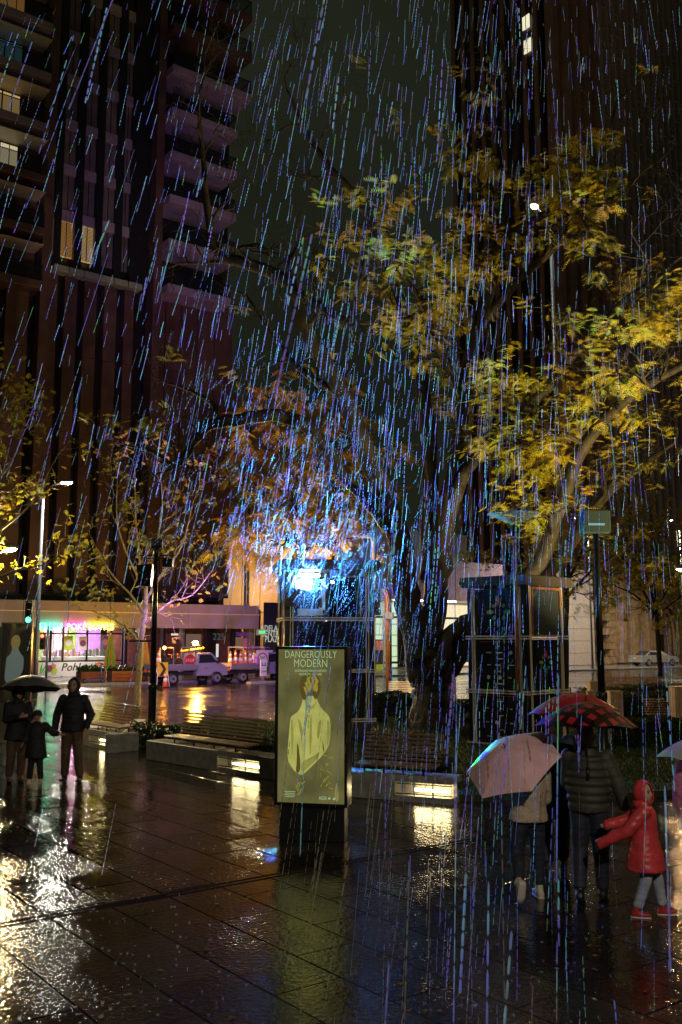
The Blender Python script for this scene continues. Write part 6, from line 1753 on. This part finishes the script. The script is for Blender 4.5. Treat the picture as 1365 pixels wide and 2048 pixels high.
def umbrella(label, tip, axis, rad, depth, m, shaft, ribs=8, spin=0.0, grip='black_metal'):
    tip = V(tip); axis = V(axis).normalized()             # axis points from handle to tip
    o = empty('umbrella', tip, 0, label, 'umbrella')
    o.rotation_mode = 'QUATERNION'; o.rotation_quaternion = axis.to_track_quat('Z', 'Y')
    sub = 4; st = 6; vs = []; fs = []
    for i in range(st + 1):
        t = i / st; 
        for k in range(ribs * sub):
            a_ = 2 * math.pi * k / (ribs * sub) + spin; f = (k % sub) / sub
            sag = math.cos(math.pi / ribs) / math.cos((f - .5) * 2 * math.pi / ribs)
            rr = max(.012, rad * t) * (1 + (sag - 1) * t)
            z = -depth * (t ** 1.75) + (.035 * rad * math.sin(math.pi * f) * t if True else 0)
            vs.append((rr * math.cos(a_), rr * math.sin(a_), z))
    n = ribs * sub
    for i in range(st):
        for k in range(n): fs.append((i * n + k, i * n + (k + 1) % n, (i + 1) * n + (k + 1) % n, (i + 1) * n + k))
    MB().add(vs, fs).build('canopy', m, o)
    for k in range(ribs):
        a_ = 2 * math.pi * k / ribs + spin
        MB().tube([(rad * t * math.cos(a_), rad * t * math.sin(a_), -depth * t ** 1.75 - .008) for t in (.02, .35, .7, 1.01)], .004, 5).build('rib', 'dark_metal', o)
    MB().tube([(0, 0, .06), (0, 0, -shaft)], .007, 8).build('shaft', 'dark_metal', o)
    MB().tube([(0, 0, -shaft), (0, 0, -shaft - .12)], .016, 8).build('handle', grip, o, True)
    return o
def world(o, J_, H): 
    s_ = H / 1.75; return Matrix.Rotation(o[1], 3, 'Z') @ (V(J_) * s_) + V(o[0])
hw = world((gw, math.radians(35)), (-.05, -.32, 1.26), 1.66)
umbrella('grey umbrella held over the woman and child at left', at(63, 1350, gw.y - .1), (-.02, .16, 1), .56, .26, 'umb_grey', .72)
tpk = at(1003, 1470, gp_.y + .15)
umbrella('pale pink umbrella tilted towards the viewer', at(1012, 1497, gp_.y - .12), (-.42, -.42, .80), .50, .20, 'umb_pink', .6, 6, .35, 'umb_pink')
umbrella('red and navy tartan umbrella over the adult', at(1172, 1404, ga.y - .1), (.03, .10, 1), .52, .25, 'umb_tartan', .62, 8, .2)
umbrella('plain red umbrella just behind the tartan one', at(1142, 1385, gn.y - .1), (-.05, .1, 1), .50, .22, 'umb_red', .62, 8, .1)
umbrella('translucent white umbrella at the right edge', at(1402, 1475, gf.y - .1), (.05, .05, 1), .46, .22, 'umb_white', .6, 8, .0, 'white_paint')

# ------------------------------------------------------------------ fallen leaves on the paving
leafmat('dead_leaf', (.12, .05, .02), (.2, .1, .03), (.28, .17, .04), 8, .2)
pl = []
for _ in range(130):
    px, py = R.uniform(0, 1365), 1600 + 448 * R.random() ** .8
    p = gr(px, py, .008); a_ = R.uniform(0, 6.28)
    pl.append((p, V((math.cos(a_), math.sin(a_), R.gauss(0, .06))), V((R.gauss(0, .12), R.gauss(0, .12), 1)), R.uniform(.018, .045)))
tag(scatter(PT, pl, 'fallen_leaves', 'dead_leaf', None, V((0, 0, 0))), 'small fallen leaves stuck to the wet paving', 'leaves', kind='stuff')

# ------------------------------------------------------------------ rain in the projector beam
MATS['rain_water'] = rainmat()
cosmax = math.cos(math.radians(58)); 
def rain(n_st, y0, y1, seed, near=False, box=None, fat=1.0):
    g = np.random.default_rng(seed); out = []
    axn = np.array(list(ax)); pj = np.array(list(PROJ))
    fall0 = np.array([-518., -1500., -4400.]); fall0 /= np.linalg.norm(fall0)
    cnt = 0; tries = 0
    while cnt < n_st and tries < n_st * 30:
        tries += 1
        if near:
            q = np.array([g.normal(0, 1), -abs(g.normal(0, 1)), g.normal(0, 1)]); q /= np.linalg.norm(q) + 1e-9
            q[1] -= .25
            c = pj + q * ((1.0 + 4.6 * g.random() ** .9) if near is True else (.16 + .9 * g.random() ** 1.7))
            qx, qy = pxl(c)
            if qx < 590 and qy > 1190: continue
            if qx > 770 and g.random() > .4: continue
            if c[2] < .1: continue
            fall = fall0 + np.array([g.normal(-.35, .3), g.normal(0, .25), g.normal(0, .1)]); nd = g.integers(2, 5); dl = g.uniform(.03, .06); pitch = dl * 1.5; rad_ = g.uniform(.0013, .0028)
        else:
            Yc = (y0 ** 3 + (y1 ** 3 - y0 ** 3) * g.random()) ** (1 / 3)
            bx_ = box or (-40, 1405, -60, 2060)
            c = np.array(list(at(g.uniform(bx_[0], bx_[1]), g.uniform(bx_[2], bx_[3]), Yc)))
            if c[2] < .05: continue
            qx, qy = pxl(c)
            if qx < 575 and qy > 1165 + max(0, 300 - qx) * .25 and g.random() > .05: continue
            if g.random() > np.interp(qx, [0, 250, 600, 760, 950, 1365], [.35, .45, .85, 1, .9, .5]): continue
            fall = fall0 + g.normal(0, .045, 3); nd = g.integers(3, 13); dl = g.uniform(.035, .085); pitch = dl * g.uniform(.84, 1.25); rad_ = fat * min(.0075, .0015 + g.exponential(.0014))
        v = c - pj; dd = np.linalg.norm(v)
        inside = v.dot(axn) / dd > cosmax
        if not inside and g.random() > .012: continue
        fall = fall / np.linalg.norm(fall)
        for k in range(nd): out.append((c + fall * (k * pitch), fall, dl, rad_))  # each exposure streak is shaped as a row of long, often overlapping drops
        cnt += 1
    C = np.array([a for a, _, _, _ in out]); D_ = np.array([b for _, b, _, _ in out]); DL_ = np.array([c for _, _, c, _ in out])[:, None]; RD = np.array([d for _, _, _, d in out])[:, None]
    a = np.cross(D_, [0.31, .95, 0.05]); a /= np.linalg.norm(a, axis=1)[:, None]; b = np.cross(D_, a)
    top = C - D_ * DL_ * .5; bot = C + D_ * DL_ * .5
    ring = [C + D_ * DL_ * q + RD * (a * math.cos(t) + b * math.sin(t)) for q in (-.3, .38) for t in (0, 2.094, 4.189)]
    vs = np.stack([top, bot] + ring, 1).reshape(-1, 3)
    base = (np.arange(len(C)) * 8)[:, None, None]
    f = np.array([[0, 2, 3], [0, 3, 4], [0, 4, 2], [1, 6, 5], [1, 7, 6], [1, 5, 7], [2, 5, 6], [2, 6, 3], [3, 6, 7], [3, 7, 4], [4, 7, 5], [4, 5, 2]])[None] + base
    return vs, f.reshape(-1, 3)
v1, f1 = rain(2600, 2.4, 23.0, 3)
v2, f2 = rain(2000, 0, 0, 5, True)
v3, f3 = rain(150, 0, 0, 9, 'core')  # extra cluster of fine drops at the lens, standing in for its glow
sets = [(v1, f1), (v2, f2), (v3, f3), rain(135, 3.0, 10.5, 21, False, (575, 1180, 1330, 2060), 1.1), rain(260, 5.0, 16.0, 22, False, (620, 1080, 100, 1150)), rain(150, 10.0, 22.0, 23, False, (250, 800, 500, 1150))]
off_ = 0; VV = []; FF = []
for a_, b_ in sets: VV.append(a_); FF.append(b_ + off_); off_ += len(a_)
ro = np_obj('rain', np.concatenate(VV), np.concatenate(FF), 'rain_water')
tag(ro, 'wind driven rain streaks shaped as rows of drops, lit blue and violet by the projector', 'rain', kind='stuff')


# ------------------------------------------------------------------ drop splashes on the paving
vs = []
for _ in range(420):
    p = gr(R.uniform(0, 1365), 1560 + 480 * R.random() ** .75, .002); h = R.uniform(.008, .022); n = R.randint(4, 6)
    for k in range(n):
        a_ = 6.283 * k / n + R.uniform(0, .5); r_ = R.uniform(.006, .016); d = V((math.cos(a_), math.sin(a_), 0)); t = V((-d.y, d.x, 0)) * .0022
        b_ = p + d * r_ * .6; c_ = p + d * r_ * 1.5 + V((0, 0, h * R.uniform(.6, 1.3)))
        vs += [b_ - t, b_ + t, c_]
tag(np_obj('rain_splashes', vs, np.arange(len(vs)).reshape(-1, 3), 'rain_water'), 'tiny crowns of splashing rain drops on the paving', 'splashes', kind='stuff')
